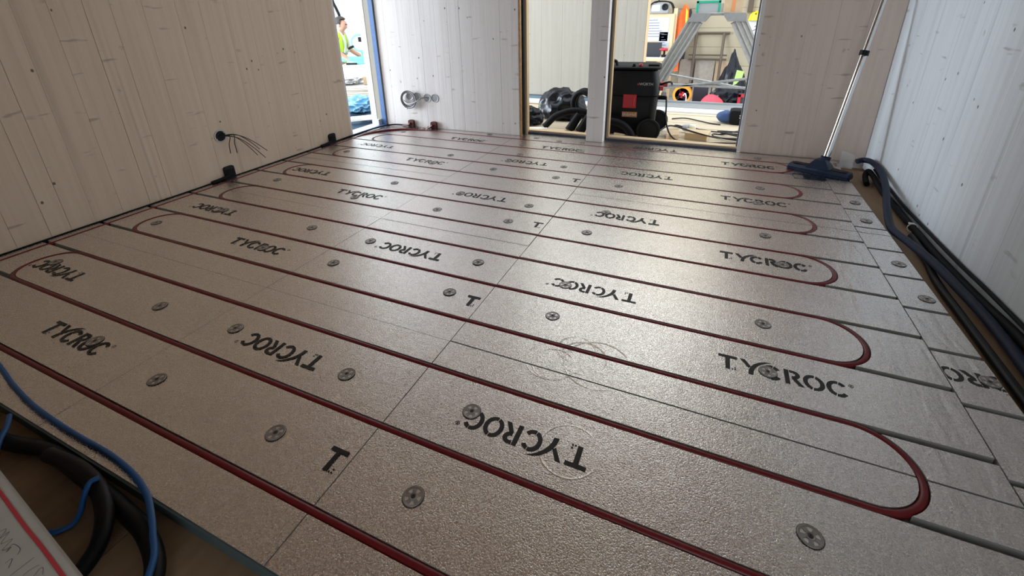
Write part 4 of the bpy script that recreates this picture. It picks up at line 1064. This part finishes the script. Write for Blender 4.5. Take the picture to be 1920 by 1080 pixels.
# jackets on the wall
def garment(name, prof, y0, mat, label, seed=1, depth=0.10, side=None):
    """hung coat: rows of (z, x_left, x_right), folds running down"""
    bm = B(); NX = 16
    front, back = [], []
    for i, (z, xl, xr) in enumerate(prof):
        f, b_ = [], []
        for k in range(NX + 1):
            t_ = k / NX; x = xl + (xr - xl) * t_
            d = depth * (0.35 + 0.65 * math.sin(PI * t_)) + 0.03 * mnoise.noise(Vector((x * 9 + seed, z * 1.6, seed))) + 0.018 * math.sin(x * 42 + seed + z * 2)
            f.append(bm.verts.new((x, y0 - abs(d), z))); b_.append(bm.verts.new((x, y0 - 0.004, z)))
        front.append(f); back.append(b_)
    n = len(prof)
    for i in range(n - 1):
        for k in range(NX):
            bm.faces.new((front[i][k], front[i][k + 1], front[i + 1][k + 1], front[i + 1][k])); bm.faces.new((back[i][k], back[i + 1][k], back[i + 1][k + 1], back[i][k + 1]))
        bm.faces.new((front[i][0], front[i + 1][0], back[i + 1][0], back[i][0])); bm.faces.new((front[i][NX], back[i][NX], back[i + 1][NX], front[i + 1][NX]))
    for i in (0, n - 1):
        for k in range(NX): bm.faces.new((front[i][k], back[i][k], back[i][k + 1], front[i][k + 1]))
    return tag(obj(name, bm, mat, smooth=True), label, 'jacket')
def dense(prof, per=5):
    s = spline(prof, per); return [(p.x, p.y, p.z) for p in s]
g = garment('jacket', dense([(0.97, -0.135, -0.085), (0.90, -0.165, -0.045), (0.80, -0.20, -0.035), (0.65, -0.265, -0.02), (0.45, -0.315, -0.015), (0.20, -0.325, -0.03), (0.0, -0.33, -0.08), (-0.12, -0.33, -0.12), (-0.30, -0.33, -0.12)]), 10.02, 'orange', 'orange high-visibility jacket hanging on the hall wall beside the notice board', 3, 0.13)
bm = B(); prism_m(bm, [(-0.085, 0.90), (-0.050, 0.84), (-0.045, 0.68), (-0.065, 0.60), (-0.080, 0.72)], 0, 0.008, frame_mtx((0, 9.87, 0), (1, 0, 0), (0, 0, 1))); obj('yellow_panel', bm, 'hivis', g)
garment('jacket', dense([(0.88, -0.12, -0.005), (0.78, -0.16, 0.02), (0.60, -0.34, 0.035), (0.45, -0.375, 0.03), (0.28, -0.40, 0.0), (0.15, -0.39, -0.02), (-0.1, -0.38, -0.04)]), 10.185, 'dark_fabric', 'dark jacket hanging behind the orange one', 7, 0.14)

# folding work-platform ladder, crates on top
ld = thing('ladder', 'grey aluminium folding ladder standing in the hall behind the vacuum', 'ladder', (0.52, 6.25, HZ))
def lt(bm): bmesh.ops.transform(bm, matrix=Matrix.Translation((-0.52, -6.25, -HZ)), verts=bm.verts); return bm
TOPL, TOPR = 0.285, 0.755
for (xt, xb_, nm) in ((0.285, -0.155, 'leg'), (0.755, 1.265, 'leg')):
    for yy in (6.05, 6.42):
        a = Vector((xt, yy, 0.735)); c = Vector((xt + (xb_ - xt) * (0.735 - HZ - 0.03) / (0.735 + 0.17), yy, HZ + 0.03)) if False else Vector((xt + (xb_ - xt) * 1.75, yy, HZ + 0.03))
        d = (c - a).normalized(); sx = Vector((1, 0, 0)); sx = (sx - d * sx.dot(d)).normalized()
        m = frame_mtx(a, sx, (0, 1, 0))
        Ln = (c - a).length
        leg = None
        bm = B()
        # channel rail: web and ribs
        prof = [(-0.082, 0.0), (0.082, 0.0), (0.082, -0.030), (0.062, -0.030), (0.062, -0.004), (0.034, -0.004), (0.034, -0.026), (0.018, -0.026), (0.018, -0.004), (-0.018, -0.004), (-0.018, -0.026), (-0.034, -0.026), (-0.034, -0.004), (-0.062, -0.004), (-0.062, -0.030), (-0.082, -0.030)]
        zdir = m.to_3x3() @ Vector((0, 0, 1)); sgn = 1 if zdir.dot(d) > 0 else -1
        lo, hi = (0, Ln) if sgn > 0 else (-Ln, 0)
        prism_m(bm, [(p[0], p[1]) for p in prof][::-1], lo, hi, m)
        leg = obj(nm, lt(bm), 'alu', ld)
        bm = B(); box(bm, c.x - 0.09, c.x + 0.09, yy - 0.03, yy + 0.03, HZ + 0.0005, HZ + 0.06, 0.008); obj('foot', lt(bm), 'black_soft', leg)
for (x0, x1, s) in ((0.205, 0.395, -1), (0.640, 0.835, 1)):
    bm = B()
    pts = [(x0, 0.722), (x1, 0.722), (x1 + (0.05 if s < 0 else 0), 0.79), (x1 + (0.05 if s < 0 else -0.02), 0.815), (x0 + (0.035 if s < 0 else -0.05), 0.82), (x0 + (0.03 if s < 0 else -0.05), 0.79)]
    prism_m(bm, pts, -0.24, 0.24, frame_mtx((0, 6.235, 0), (1, 0, 0), (0, 0, 1)))
    hb_ = obj('hinge_block', lt(bm), 'alu_dull', ld)
bm = B(); box(bm, 0.40, 0.64, 6.03, 6.45, 0.790, 0.815, 0.004); obj('platform', lt(bm), 'alu_dull', ld)
for (p, q) in (((-0.05, 6.02, -0.075), (0.98, 6.02, 0.085)), ((-0.02, 6.44, 0.06), (1.00, 6.44, -0.10)), ((-0.04, 6.02, -0.02), (0.99, 6.02, -0.03))):
    bm = B(); tube(bm, [p, q], 0.016, 6); obj('brace', lt(bm), 'alu', ld)
for z in (-0.45, 0.15, 0.50):
    for s, (xt, xb_) in ((0, (0.285, -0.155)), (1, (0.755, 1.265))):
        tt = (0.735 - z) / (0.735 - HZ - 0.03) * 1.75
        x = xt + (xb_ - xt) * tt
        bm = B(); tube(bm, [(x, 6.07, z), (x, 6.41, z)], 0.017, 8); obj('rung', lt(bm), 'alu', ld)
cr = thing('crate', 'green rimmed crate standing on the top of the ladder', 'crate', (0.412, 6.24, 0.823))
bm = B(); box(bm, -0.125, 0.125, -0.08, 0.08, 0, 0.10); obj('mirror_box', bm, 'zinc', cr)
bm = B(); box(bm, -0.14, -0.112, -0.09, 0.09, 0, 0.135, 0.003); box(bm, 0.105, 0.13, -0.09, 0.09, 0, 0.16, 0.003); box(bm, -0.14, 0.13, -0.09, 0.09, 0.104, 0.132, 0.003); obj('rim', bm, 'green', cr)
bm = B(); box(bm, 0.5455, 0.5765, 6.17, 6.26, 0.823, 0.925, 0.004); tag(obj('small_box', bm, 'whitegrey'), 'small pale box between the green crate and the cardboard box', 'box')
bm = B(); box(bm, 0.58, 0.785, 6.12, 6.36, 0.823, 0.975, 0.003); t = tag(obj('cardboard_box', bm, 'card'), 'brown cardboard box on the right end of the ladder top', 'box')
bm = B(); box(bm, 0.66, 0.70, 6.1185, 6.1198, 0.823, 0.975); obj('packing_tape', bm, 'sticker', t)
bm = B(); box(bm, 1.0, 1.09, 10.13, 10.187, 0.80, 1.05, 0.004); tag(obj('wall_bracket', bm, 'brown_steel'), 'small brown block fixed to the hall wall above the hard hat', 'bracket')

# brown steel frame leaning on the back wall, grey sheets behind it
fr = thing('steel_frame', 'brown tubular steel frame leaning on the hall back wall', 'frame', (0.40, 9.9, HZ))
def lf(bm): bmesh.ops.transform(bm, matrix=Matrix.Translation((-0.40, -9.9, -HZ)), verts=bm.verts); return bm
for (x, n) in ((0.15, 'upright'), (0.66, 'upright')):
    bm = B(); tube(bm, [(x, 9.84, HZ + 0.02), (x + 0.0, 10.15, 0.44)], 0.026, 8); obj(n, lf(bm), 'brown_steel', fr)
for (z, r) in ((0.43, 0.024), (0.02, 0.014), (-0.06, 0.018), (-0.55, 0.02)):
    y = 9.84 + (z - HZ) / 1.29 * 0.31
    bm = B(); tube(bm, [(0.05, y, z), (0.76, y, z)], r, 8); obj('crossbar', lf(bm), 'brown_steel', fr)
for k, (x0, x1, zt, lab, mt) in enumerate(((-0.10, 0.17, -0.07, 'grey-brown sheet leaning left of the steel frame upright', 'mdf'), (0.20, 0.56, -0.05, 'grey sheet leaning between the steel frame uprights', 'mdf'), (0.58, 0.92, -0.10, 'tan sheet leaning behind the black rubbish bags', 'card'))):
    bm = B(); box(bm, x0, x1, -0.008, 0.008, 0, zt - HZ, 0, mtx=Matrix.Translation((0, 10.02, HZ + 0.001)) @ Matrix.Rotation(math.radians(-6), 4, 'X'))
    tag(obj('sheet', bm, mt), lab, 'sheet')
# bags, reel, hat and box against the back wall
bm = B(); blob(bm, (0.88, 9.0, -0.40), (0.245, 0.22, 0.50), 0.18, 1.2, 21, 5, floor=HZ + 0.001, crease=True)
for v in bm.verts:
    t_ = max(0, (v.co.z + 0.45) / 0.62); v.co.x = 0.88 + (v.co.x - 0.88) * (1 - 0.72 * min(1, t_)) - 0.05 * t_ + 0.02; v.co.y = 9.0 + (v.co.y - 9.0) * (1 - 0.6 * min(1, t_))
    if v.co.z > -0.05: v.co.z = -0.05 + (v.co.z + 0.05) * 1.35
t = tag(obj('rubbish_bag', bm, 'black_film', smooth=True), 'tall peaked black rubbish bag with a lime green label', 'rubbish bag')
bm = B(); prism_m(bm, [(0.93, -0.12), (1.045, -0.14), (1.03, -0.25), (0.95, -0.36), (0.90, -0.38)], 0, 0.01, frame_mtx((0, 8.79, 0), (1, 0, 0), (0, 0, 1))); obj('lime_label', bm, 'lime', t)
tag(obj('rubbish_bag', blob(B(), (0.82, 8.60, -0.62), (0.26, 0.15, 0.24), 0.25, 1.4, 31, 4, floor=HZ + 0.001, crease=True), 'black_film', smooth=True), 'slumped black rubbish bag at the foot of the tall peaked one', 'rubbish bag')
bm = B(); box(bm, 0.27, 0.52, 8.62, 8.80, HZ + 0.001, -0.39, 0.05); t = tag(obj('holdall', bm, 'dark_fabric', smooth=True), 'black upright holdall beside the orange cable reel', 'bag')
bm = B(); tube(bm, spline([(0.32, 8.71, -0.40), (0.34, 8.70, -0.35), (0.44, 8.70, -0.35), (0.46, 8.71, -0.40)], 5), 0.01, 6); obj('handle', bm, 'black_soft', t, smooth=True)
rl = thing('cable_reel', 'orange rimmed cable reel with a red hub behind the passage threshold', 'cable reel', (0.11, 8.40, HZ))
mr = frame_mtx((0, 0, 0.335), (1, 0, 0), (0, 0, 1))
for y_ in (-0.07, 0.07):
    m_ = mr @ Matrix.Translation((0, 0, y_)); bm = B(); lathe(bm, [(0.118, -0.012), (0.155, -0.014), (0.158, 0), (0.155, 0.014), (0.118, 0.012), (0.118, -0.012)], 28, m_); obj('rim', bm, 'orange_plastic', rl, smooth=True)
    bm = B(); 
    for k in range(4): box(bm, -0.012, 0.012, 0.03, 0.122, -0.006, 0.006, mtx=m_ @ Matrix.Rotation(PI / 2 * k + 0.5, 4, 'Z'))
    obj('spokes', bm, 'black', rl)
bm = B(); lathe(bm, [(0, -0.10), (0.05, -0.10), (0.055, -0.07), (0.055, 0.07), (0, 0.07)], 18, mr); obj('hub', bm, 'red', rl)
bm = B(); lathe(bm, [(0.056, -0.05), (0.095, -0.05), (0.10, 0), (0.095, 0.05), (0.056, 0.05)], 22, mr); obj('wound_cable', bm, 'dark_fabric', rl)
bm = B(); tube(bm, [(-0.15, -0.06, 0.01), (-0.12, -0.06, 0.20), (0.0, -0.06, 0.335), (0.12, -0.06, 0.20), (0.15, -0.06, 0.01)], 0.012, 8)
tube(bm, [(-0.15, 0.06, 0.01), (-0.12, 0.06, 0.20), (0.0, 0.06, 0.335), (0.12, 0.06, 0.20), (0.15, 0.06, 0.01)], 0.012, 8); obj('stand', bm, 'black', rl)
bm = B(); tube(bm, spline([(0.02, -0.105, 0.33), (0.05, -0.12, 0.37), (0.075, -0.12, 0.30), (0.07, -0.12, 0.15), (0.09, -0.12, 0.02)], 5), 0.009, 6); obj('white_lead', bm, 'white', rl, smooth=True)
bm = B(); blob(bm, (0.60, 8.25, -0.68), (0.195, 0.16, 0.205), 0.10, 1.5, 41, 4, floor=HZ + 0.001); t = tag(obj('rucksack', bm, 'pinkred', smooth=True), 'bright red rucksack lying behind the passage threshold', 'bag')
bm = B(); blob(bm, (0.46, 8.10, -0.62), (0.05, 0.02, 0.04), 0.1, 1.5, 2, 2); obj('silver_patch', bm, 'reflective', t, smooth=True)
t = thing('fire_extinguisher_box', 'red framed box at the right end of the passage threshold', 'box', (1.05, 8.30, HZ))
bm = B(); box(bm, -0.05, 0.30, -0.1, 0.1, 0.001, 0.40, 0.01); obj('body', bm, 'dark_fabric', t)
bm = B(); box(bm, -0.065, -0.02, -0.108, -0.1, 0.001, 0.41, 0.003); box(bm, -0.065, 0.30, -0.108, -0.1, 0.36, 0.41, 0.003); obj('red_edge', bm, 'red', t)
# white box with marker scribble, hard hat on top
wbx = thing('wall_cabinet', 'grey-white cabinet with black scribbles on the hall wall', 'cabinet', (1.16, 10.10, 0.345))
bm = B(); box(bm, -0.13, 0.17, -0.09, 0.085, 0, 0.305, 0.004); obj('body', bm, 'whitegrey', wbx)
bm = B()
for st in ([(-0.09, 0.09), (-0.06, 0.13), (-0.09, 0.14), (-0.05, 0.08)], [(-0.04, 0.12), (0.0, 0.14), (0.03, 0.16)], [(0.0, 0.20), (0.03, 0.23), (0.06, 0.20), (0.03, 0.18), (0.07, 0.16)], [(0.06, 0.14), (0.10, 0.17), (0.12, 0.15)]):
    pts = [Vector((p[0], -0.0925, p[1])) for p in st]; tube(bm, pts, 0.005, 5)
obj('scribble', bm, 'black', wbx)
bm = B(); box(bm, -0.02, 0.03, -0.05, 0.085, -0.10, -0.001); obj('bracket', bm, 'black', wbx)
hh = thing('hard_hat', 'yellow hard hat on top of the scribbled cabinet', 'hard hat', (1.155, 10.08, 0.652))
bm = B(); lathe(bm, [(0.115, 0.02), (0.112, 0.06), (0.095, 0.115), (0.06, 0.15), (0.0, 0.162)], 20, Matrix.Scale(1.1, 4, (0, 1, 0))); obj('shell', bm, 'yellow', hh, smooth=True)
bm = B(); lathe(bm, [(0.10, 0.002), (0.14, 0.006), (0.138, 0.016), (0.112, 0.024)], 20, Matrix.Scale(1.1, 4, (0, 1, 0))); obj('brim', bm, 'yellow', hh, smooth=True)
bm = B(); box(bm, -0.02, 0.02, -0.11, 0.11, 0.153, 0.170, 0.006); obj('ridge', bm, 'yellow', hh)
bm = B(); box(bm, -0.025, 0.005, -0.112, -0.098, 0.11, 0.13, 0.004); obj('badge', bm, 'black', hh)

# ------------------------------------------------------------------ outside the left door
bm = B(); box(bm, -3.75, -2.07, 1.2, 4.6, -0.16, -0.055); st_ = structure('floor_landing', bm, 'spruce_flat')
for k in range(7):
    bm = B(); box(bm, -3.74, -2.09, 1.22 + 0.48 * k, 1.22 + 0.48 * k + 0.472, -0.0545, -0.045); obj('landing_board', bm, 'spruce_flat', st_)
for (x, y) in ((-3.6, 1.4), (-3.6, 4.4), (-2.3, 1.4), (-2.3, 4.4)):
    bm = B(); box(bm, x - 0.05, x + 0.05, y - 0.05, y + 0.05, HZ, -0.161); obj('leg', bm, 'pine', st_)
def sheet_cloth(name, x0, x1, y0, y1, z, amp, mat, label, cat, seed, n=22):
    bm = B()
    g = [[bm.verts.new((x0 + (x1 - x0) * i / n, y0 + (y1 - y0) * j / n, z + abs(amp * mnoise.noise(Vector((i * 0.33 + seed, j * 0.33, seed)))) + amp * 0.3 * abs(mnoise.noise(Vector((i * 0.8, j * 0.8, seed)))))) for i in range(n + 1)] for j in range(n + 1)]
    for j in range(n):
        for i in range(n): bm.faces.new((g[j][i], g[j][i + 1], g[j + 1][i + 1], g[j + 1][i]))
    bmesh.ops.solidify(bm, geom=bm.faces[:], thickness=0.003)
    return tag(obj(name, bm, mat, smooth=True), label, cat)
sheet_cloth('tarpaulin', -2.80, -2.12, 2.72, 3.45, -0.0405, 0.04, 'tarp', 'crumpled dark blue tarpaulin on the landing outside the left door', 'tarpaulin', 3)
tag(obj('rubbish_bag', blob(B(), (-2.62, 3.34, 0.045), (0.155, 0.13, 0.085), 0.30, 1.7, 14, 5, floor=-0.02, crease=True), 'blue_film', smooth=True), 'shiny light blue plastic bag on the dark tarpaulin outside the left door', 'rubbish bag')
bm = B(); box(bm, -0.15, 0.15, -0.06, 0.06, 0, 0.022, 0.002, mtx=Matrix.Translation((-2.22, 3.00, 0.002)) @ Matrix.Rotation(math.radians(50), 4, 'Z')); tag(obj('board_offcut', bm, 'white'), 'white board offcut just outside the left door sill', 'board')
bm = B(); box(bm, -0.030, 0.030, -0.012, 0.012, 0, 0.165, 0.002, mtx=Matrix.Translation((-2.18, 3.06, 0.0245))); tag(obj('batten', bm, 'pine'), 'short upright batten on the white offcut by the blue-taped jamb', 'batten')
# stack of boards with crumpled film on it
for k in range(7):
    dx, dy = random.uniform(-0.03, 0.03), random.uniform(-0.03, 0.03)
    bm = B(); box(bm, -0.34, 0.34, -0.20, 0.20, 0, 0.019, 0.002, mtx=Matrix.Translation((-3.38 + dx * 0.5, 4.16 + dy * 0.5, -0.0440 + 0.021 * k)) @ Matrix.Rotation(math.radians(32 + random.uniform(-3, 3)), 4, 'Z'))
    o = tag(obj('plasterboard', bm, 'whitegrey' if k % 2 else 'white_board'), ('%s pale board in the flat stack outside the left door' % ('undermost', 'second from bottom', 'third from bottom', 'middle', 'third from top', 'second from top', 'topmost')[k]), 'board', 'stack of pale boards outside the left door')
tag(obj('plastic_film', blob(B(), (-3.50, 4.16, 0.165), (0.20, 0.19, 0.055), 0.40, 2.4, 8, 5, floor=0.109, crease=True), 'clear_film', smooth=True), 'crumpled clear film on the flat stack of boards outside the left door', 'plastic film')
bm = B(); box(bm, -0.09, 0.09, -0.07, 0.07, 0, 0.09, 0.003, mtx=Matrix.Translation((-3.16, 4.24, 0.106)) @ Matrix.Rotation(math.radians(20), 4, 'Z')); tag(obj('cardboard_box', bm, 'card'), 'open brown cardboard box on the flat stack outside the left door', 'box')
# white work table, mitre saw
tb = thing('work_table', 'white work table in front of the worker', 'table', (-5.14, 6.355, HZ))
def lw(bm): bmesh.ops.transform(bm, matrix=Matrix.Translation((5.22, -6.32, -HZ)), verts=bm.verts); return bm
TR = Matrix.Translation((-5.22, 6.32, HZ)) @ Matrix.Rotation(math.radians(23.5), 4, 'Z')
def wbox(parent, nm, mat, x0, x1, y0, y1, z0, z1, bev=0.0):
    bm = B(); box(bm, x0, x1, y0, y1, z0, z1, bev); bmesh.ops.transform(bm, matrix=Matrix.Rotation(math.radians(23.5), 4, 'Z'), verts=bm.verts); return obj(nm, bm, mat, parent)
wbox(tb, 'table_top', 'white', -0.30, 0.75, -0.35, 0.35, 0.90, 0.945, 0.004)
wbox(tb, 'apron', 'white', -0.30, 0.75, -0.352, -0.33, 0.76, 0.899)
for (x, y) in ((-0.10, -0.30), (0.68, -0.30), (-0.10, 0.30), (0.68, 0.30)): wbox(tb, 'leg', 'white', x - 0.03, x + 0.03, y - 0.03, y + 0.03, 0.0, 0.899)
sw = thing('mitre_saw', 'mint green mitre saw on the white work table', 'saw', (-5.20, 6.365, HZ + 0.946), math.radians(23.5))
bm = B(); lathe(bm, [(0, 0), (0.20, 0), (0.21, 0.02), (0.20, 0.05), (0, 0.055)], 24, Matrix.Translation((0.0, -0.02, 0))); obj('turntable', bm, 'mint', sw, smooth=True)
bm = B(); box(bm, -0.38, 0.42, 0.0, 0.10, 0.03, 0.11, 0.01); obj('fence', bm, 'mint', sw)
ms = frame_mtx((0.04, 0.02, 0.34), (1, 0, 0), (0, 0, 1))
bm = B(); lathe(bm, [(0.0, -0.03), (0.145, -0.03), (0.15, -0.02), (0.15, 0.03), (0.0, 0.035)], 26, ms); obj('blade_guard', bm, 'mint', sw, smooth=True)
bm = B(); lathe(bm, [(0.0, 0.036), (0.115, 0.036), (0.115, 0.041), (0.0, 0.042)], 26, ms); obj('blade', bm, 'white', sw)
bm = B(); tube(bm, [(0.06, 0.05, 0.36), (0.06, 0.16, 0.38)], 0.06, 14); box(bm, 0.03, 0.10, -0.04, 0.02, 0.36, 0.44, 0.01); obj('motor', bm, 'black', sw)
bm = B(); tube(bm, spline([(-0.05, 0.0, 0.30), (-0.12, -0.02, 0.27), (-0.16, -0.03, 0.25)], 4), [0.02] * 8 + [0.03], 8); obj('handle', bm, 'black', sw, smooth=True)
bm = B(); box(bm, 0.02, 0.10, 0.05, 0.12, 0.05, 0.33, 0.01); obj('arm', bm, 'mint', sw)
bm = B(); box(bm, -0.16, 0.02, -0.26, -0.18, 0.0005, 0.03, 0.004); obj('clamp', bm, 'black', sw)
# dark pole and cable high behind the worker
bm = B(); tube(bm, [(-7.98, 8.6, HZ + 0.001), (-7.93, 8.6, 2.6)], 0.07, 10); t = tag(obj('pole', bm, 'black_soft'), 'dark pole standing behind the worker at the edge of the left wall', 'pole')
hose('hanging_cable', [(-7.80, 8.6, 2.58), (-7.76, 8.6, 1.6), (-7.74, 8.6, 1.24), (-7.665, 8.6, 1.06), (-7.60, 8.6, 0.90), (-7.62, 8.6, 0.80), (-7.78, 8.6, 0.72), (-7.99, 8.6, 0.70)], 0.03, 'black_soft', 'dark hose bending off the pole above the worker in the left doorway', 'hose')

# ------------------------------------------------------------------ the worker
FW = Vector((0.917, 0.398, 0)); RT = Vector((0.398, -0.917, 0))
PO = Vector((-5.69, 6.40, HZ))
pr = thing('person', 'worker in a yellow high-visibility vest looking down at the white table', 'person', PO)
def sk(name, pts, edges, mat, sub=2, root=0):
    """skin a skeleton: pts = (forward, right, up, radius or (rx, ry))"""
    me = bpy.data.meshes.new(name)
    me.from_pydata([FW * p[0] + RT * p[1] + Vector((0, 0, p[2])) for p in pts], edges, [])
    o = bpy.data.objects.new(name, me); COL.objects.link(o); o.parent = pr
    md = o.modifiers.new('skin', 'SKIN'); md.use_smooth_shade = True
    for i, p in enumerate(pts):
        r = p[3] if isinstance(p[3], tuple) else (p[3], p[3])
        me.skin_vertices[0].data[i].radius = r
        me.skin_vertices[0].data[i].use_root = (i == root)
    s = o.modifiers.new('sub', 'SUBSURF'); s.levels = sub; s.render_levels = sub
    me.materials.append(M[mat])
    return o
body = [(0, 0, .95, (.13, .11)), (0.01, 0, 1.10, (.125, .10)), (0.03, 0, 1.30, (.145, .11)), (0.05, 0, 1.42, (.11, .085)), (0.085, 0, 1.49, .056), (0.125, 0, 1.555, (.068, .075)), (0.135, 0, 1.61, (.078, .092)), (0.115, 0, 1.665, (.066, .075)),
        (0.225, 0, 1.562, .014), (0.20, 0, 1.525, .030)]
edges = [(0, 1), (1, 2), (2, 3), (3, 4), (4, 5), (5, 6), (6, 7), (5, 8), (5, 9)]
def limb(start, pts):
    i0 = len(body); prev = start
    for p in pts:
        body.append(p); edges.append((prev, len(body) - 1)); prev = len(body) - 1
    return prev
for s in (1, -1):
    w_ = limb(3, [(0.05, 0.17 * s, 1.41, .062), (0.06 if s > 0 else 0.14, 0.23 * s, 1.15, .046), (0.24 if s > 0 else 0.36, 0.20 * s, 1.01, .034), (0.31 if s > 0 else 0.43, 0.19 * s, 0.985, (.040, .026))])
    bx = 0.31 if s > 0 else 0.43
    for f, (dr, L_, dz) in enumerate(((-0.030, 0.085, -0.012), (-0.010, 0.095, -0.012), (0.010, 0.090, -0.014), (0.029, 0.072, -0.016))):
        limb(w_, [(bx + L_ * 0.62, (0.19 + dr) * s, 0.982 + dz * 0.4, .0095), (bx + L_, (0.19 + dr) * s, 0.968 + dz, .008)])
    limb(w_, [(bx + 0.02, (0.19 - 0.052) * s, 0.972, .0105), (bx + 0.055, (0.19 - 0.060) * s, 0.962, .009)])
    limb(0, [(0.0, 0.09 * s, 0.86, .095), (0.02, 0.10 * s, 0.48, .062), (-0.02, 0.105 * s, 0.10, .042), (0.11, 0.115 * s, 0.04, .038), (0.17, 0.118 * s, 0.036, .030)])
sk('body', body, edges, 'skin')
# clothing over the body
v_pts = [(0, 0, .90, (.165, .14)), (0.005, 0, 1.05, (.16, .132)), (0.03, 0, 1.28, (.175, .14)), (0.045, 0, 1.40, (.14, .11)), (0.07, 0, 1.455, (.075, .07)), (0.05, 0.16, 1.42, .075), (0.05, 0.20, 1.36, .072), (0.05, -0.16, 1.42, .075), (0.05, -0.20, 1.36, .072)]
vest = sk('vest', v_pts, [(0, 1), (1, 2), (2, 3), (3, 4), (3, 5), (5, 6), (3, 7), (7, 8)], 'hivis')
def band(nm, z, rx, ry, h):
    bm = B(); n = 26; c = FW * 0.015
    ring = [[bm.verts.new(c + FW * (ry * math.cos(a)) + RT * (rx * math.sin(a)) + Vector((0, 0, z + dz))) for a in [2 * PI * k / n for k in range(n)]] for dz in (0, h)]
    for k in range(n): bm.faces.new((ring[0][k], ring[0][(k + 1) % n], ring[1][(k + 1) % n], ring[1][k]))
    bmesh.ops.solidify(bm, geom=bm.faces[:], thickness=0.004)
    obj(nm, bm, 'reflective', pr)
band('reflective_band', 0.985, 0.160, 0.138, 0.045); band('reflective_band', 1.085, 0.160, 0.138, 0.045)
for s in (1, -1):
    bm = B(); tube(bm, spline([FW * 0.15 + RT * 0.09 * s + Vector((0, 0, 1.12)), FW * 0.175 + RT * 0.10 * s + Vector((0, 0, 1.28)), FW * 0.10 + RT * 0.10 * s + Vector((0, 0, 1.47)), FW * -0.06 + RT * 0.10 * s + Vector((0, 0, 1.42)), FW * -0.105 + RT * 0.10 * s + Vector((0, 0, 1.28)), FW * -0.10 + RT * 0.09 * s + Vector((0, 0, 1.12))], 5), 0.022, 6); obj('shoulder_band', bm, 'reflective', pr, smooth=True)
tp, te = [(0, 0, .93, (.15, .128))], []
for s in (1, -1):
    i = len(tp); tp += [(0.0, 0.092 * s, 0.82, .108), (0.02, 0.102 * s, 0.48, .078), (-0.02, 0.106 * s, 0.12, .062)]; te += [(0, i), (i, i + 1), (i + 1, i + 2)]
sk('trousers', tp, te, 'trousers')
for s in (1, -1):
    bx = 0.31 if s > 0 else 0.43
    sk('shirt_sleeve', [(0.05, 0.18 * s, 1.39, .072), (0.055 if s > 0 else 0.10, 0.21 * s, 1.26, .062)], [(0, 1)], 'whitegrey')
    gp = [(bx - 0.06, 0.195 * s, 1.0, .040), (bx, 0.19 * s, 0.985, (.046, .032))]; ge = [(0, 1)]
    for (dr, L_, dz) in ((-0.032, 0.09, -0.012), (-0.011, 0.10, -0.012), (0.011, 0.095, -0.014), (0.031, 0.077, -0.016), (-0.062, 0.05, -0.018)):
        i = len(gp); gp += [(bx + L_ * 0.6, (0.19 + dr) * s, 0.982 + dz * 0.4, .0125), (bx + L_, (0.19 + dr) * s, 0.968 + dz, .0105)]; ge += [(1, i), (i, i + 1)]
    sk('glove', gp, ge, 'black_soft')
    sk('boot', [(-0.03, 0.106 * s, 0.16, .060), (-0.02, 0.108 * s, 0.065, .062), (0.12, 0.116 * s, 0.055, .053), (0.20, 0.119 * s, 0.05, .044)], [(0, 1), (1, 2), (2, 3)], 'black', root=1)
bm = B(); r = bmesh.ops.create_icosphere(bm, subdivisions=3, radius=1.0)
hc = FW * 0.112 + Vector((0, 0, 1.640)); 
for v in bm.verts:
    p = v.co; q = hc + FW * (p.x * 0.108) + RT * (p.y * 0.088) + Vector((0, 0, p.z * 0.088))
    if p.x > 0.35 and p.z < 0.35 or p.z < -0.55: q = hc + (q - hc) * 0.55
    v.co = q
obj('hair', bm, 'hair', pr, smooth=True)
for s in (1, -1):
    bm = B(); bmesh.ops.create_icosphere(bm, subdivisions=2, radius=0.011); bmesh.ops.transform(bm, matrix=Matrix.Translation(FW * 0.206 + RT * 0.032 * s + Vector((0, 0, 1.588))), verts=bm.verts); obj('eye', bm, 'hair', pr, smooth=True)
    bm = B(); blob(bm, (0, 0, 0), (1, 1, 1), 0, 1, 0, 2)
    for v in bm.verts: v.co = FW * (0.105 + v.co.x * 0.018) + RT * ((0.081 + v.co.y * 0.009) * s) + Vector((0, 0, 1.572 + v.co.z * 0.030))
    obj('ear', bm, 'skin', pr, smooth=True)
bm = B(); box(bm, -0.006, 0.006, -0.022, 0.022, -0.004, 0.004, 0.002, mtx=frame_mtx(FW * 0.221 + Vector((0, 0, 1.528)), FW, RT)); obj('mouth', bm, 'red_marker', pr)
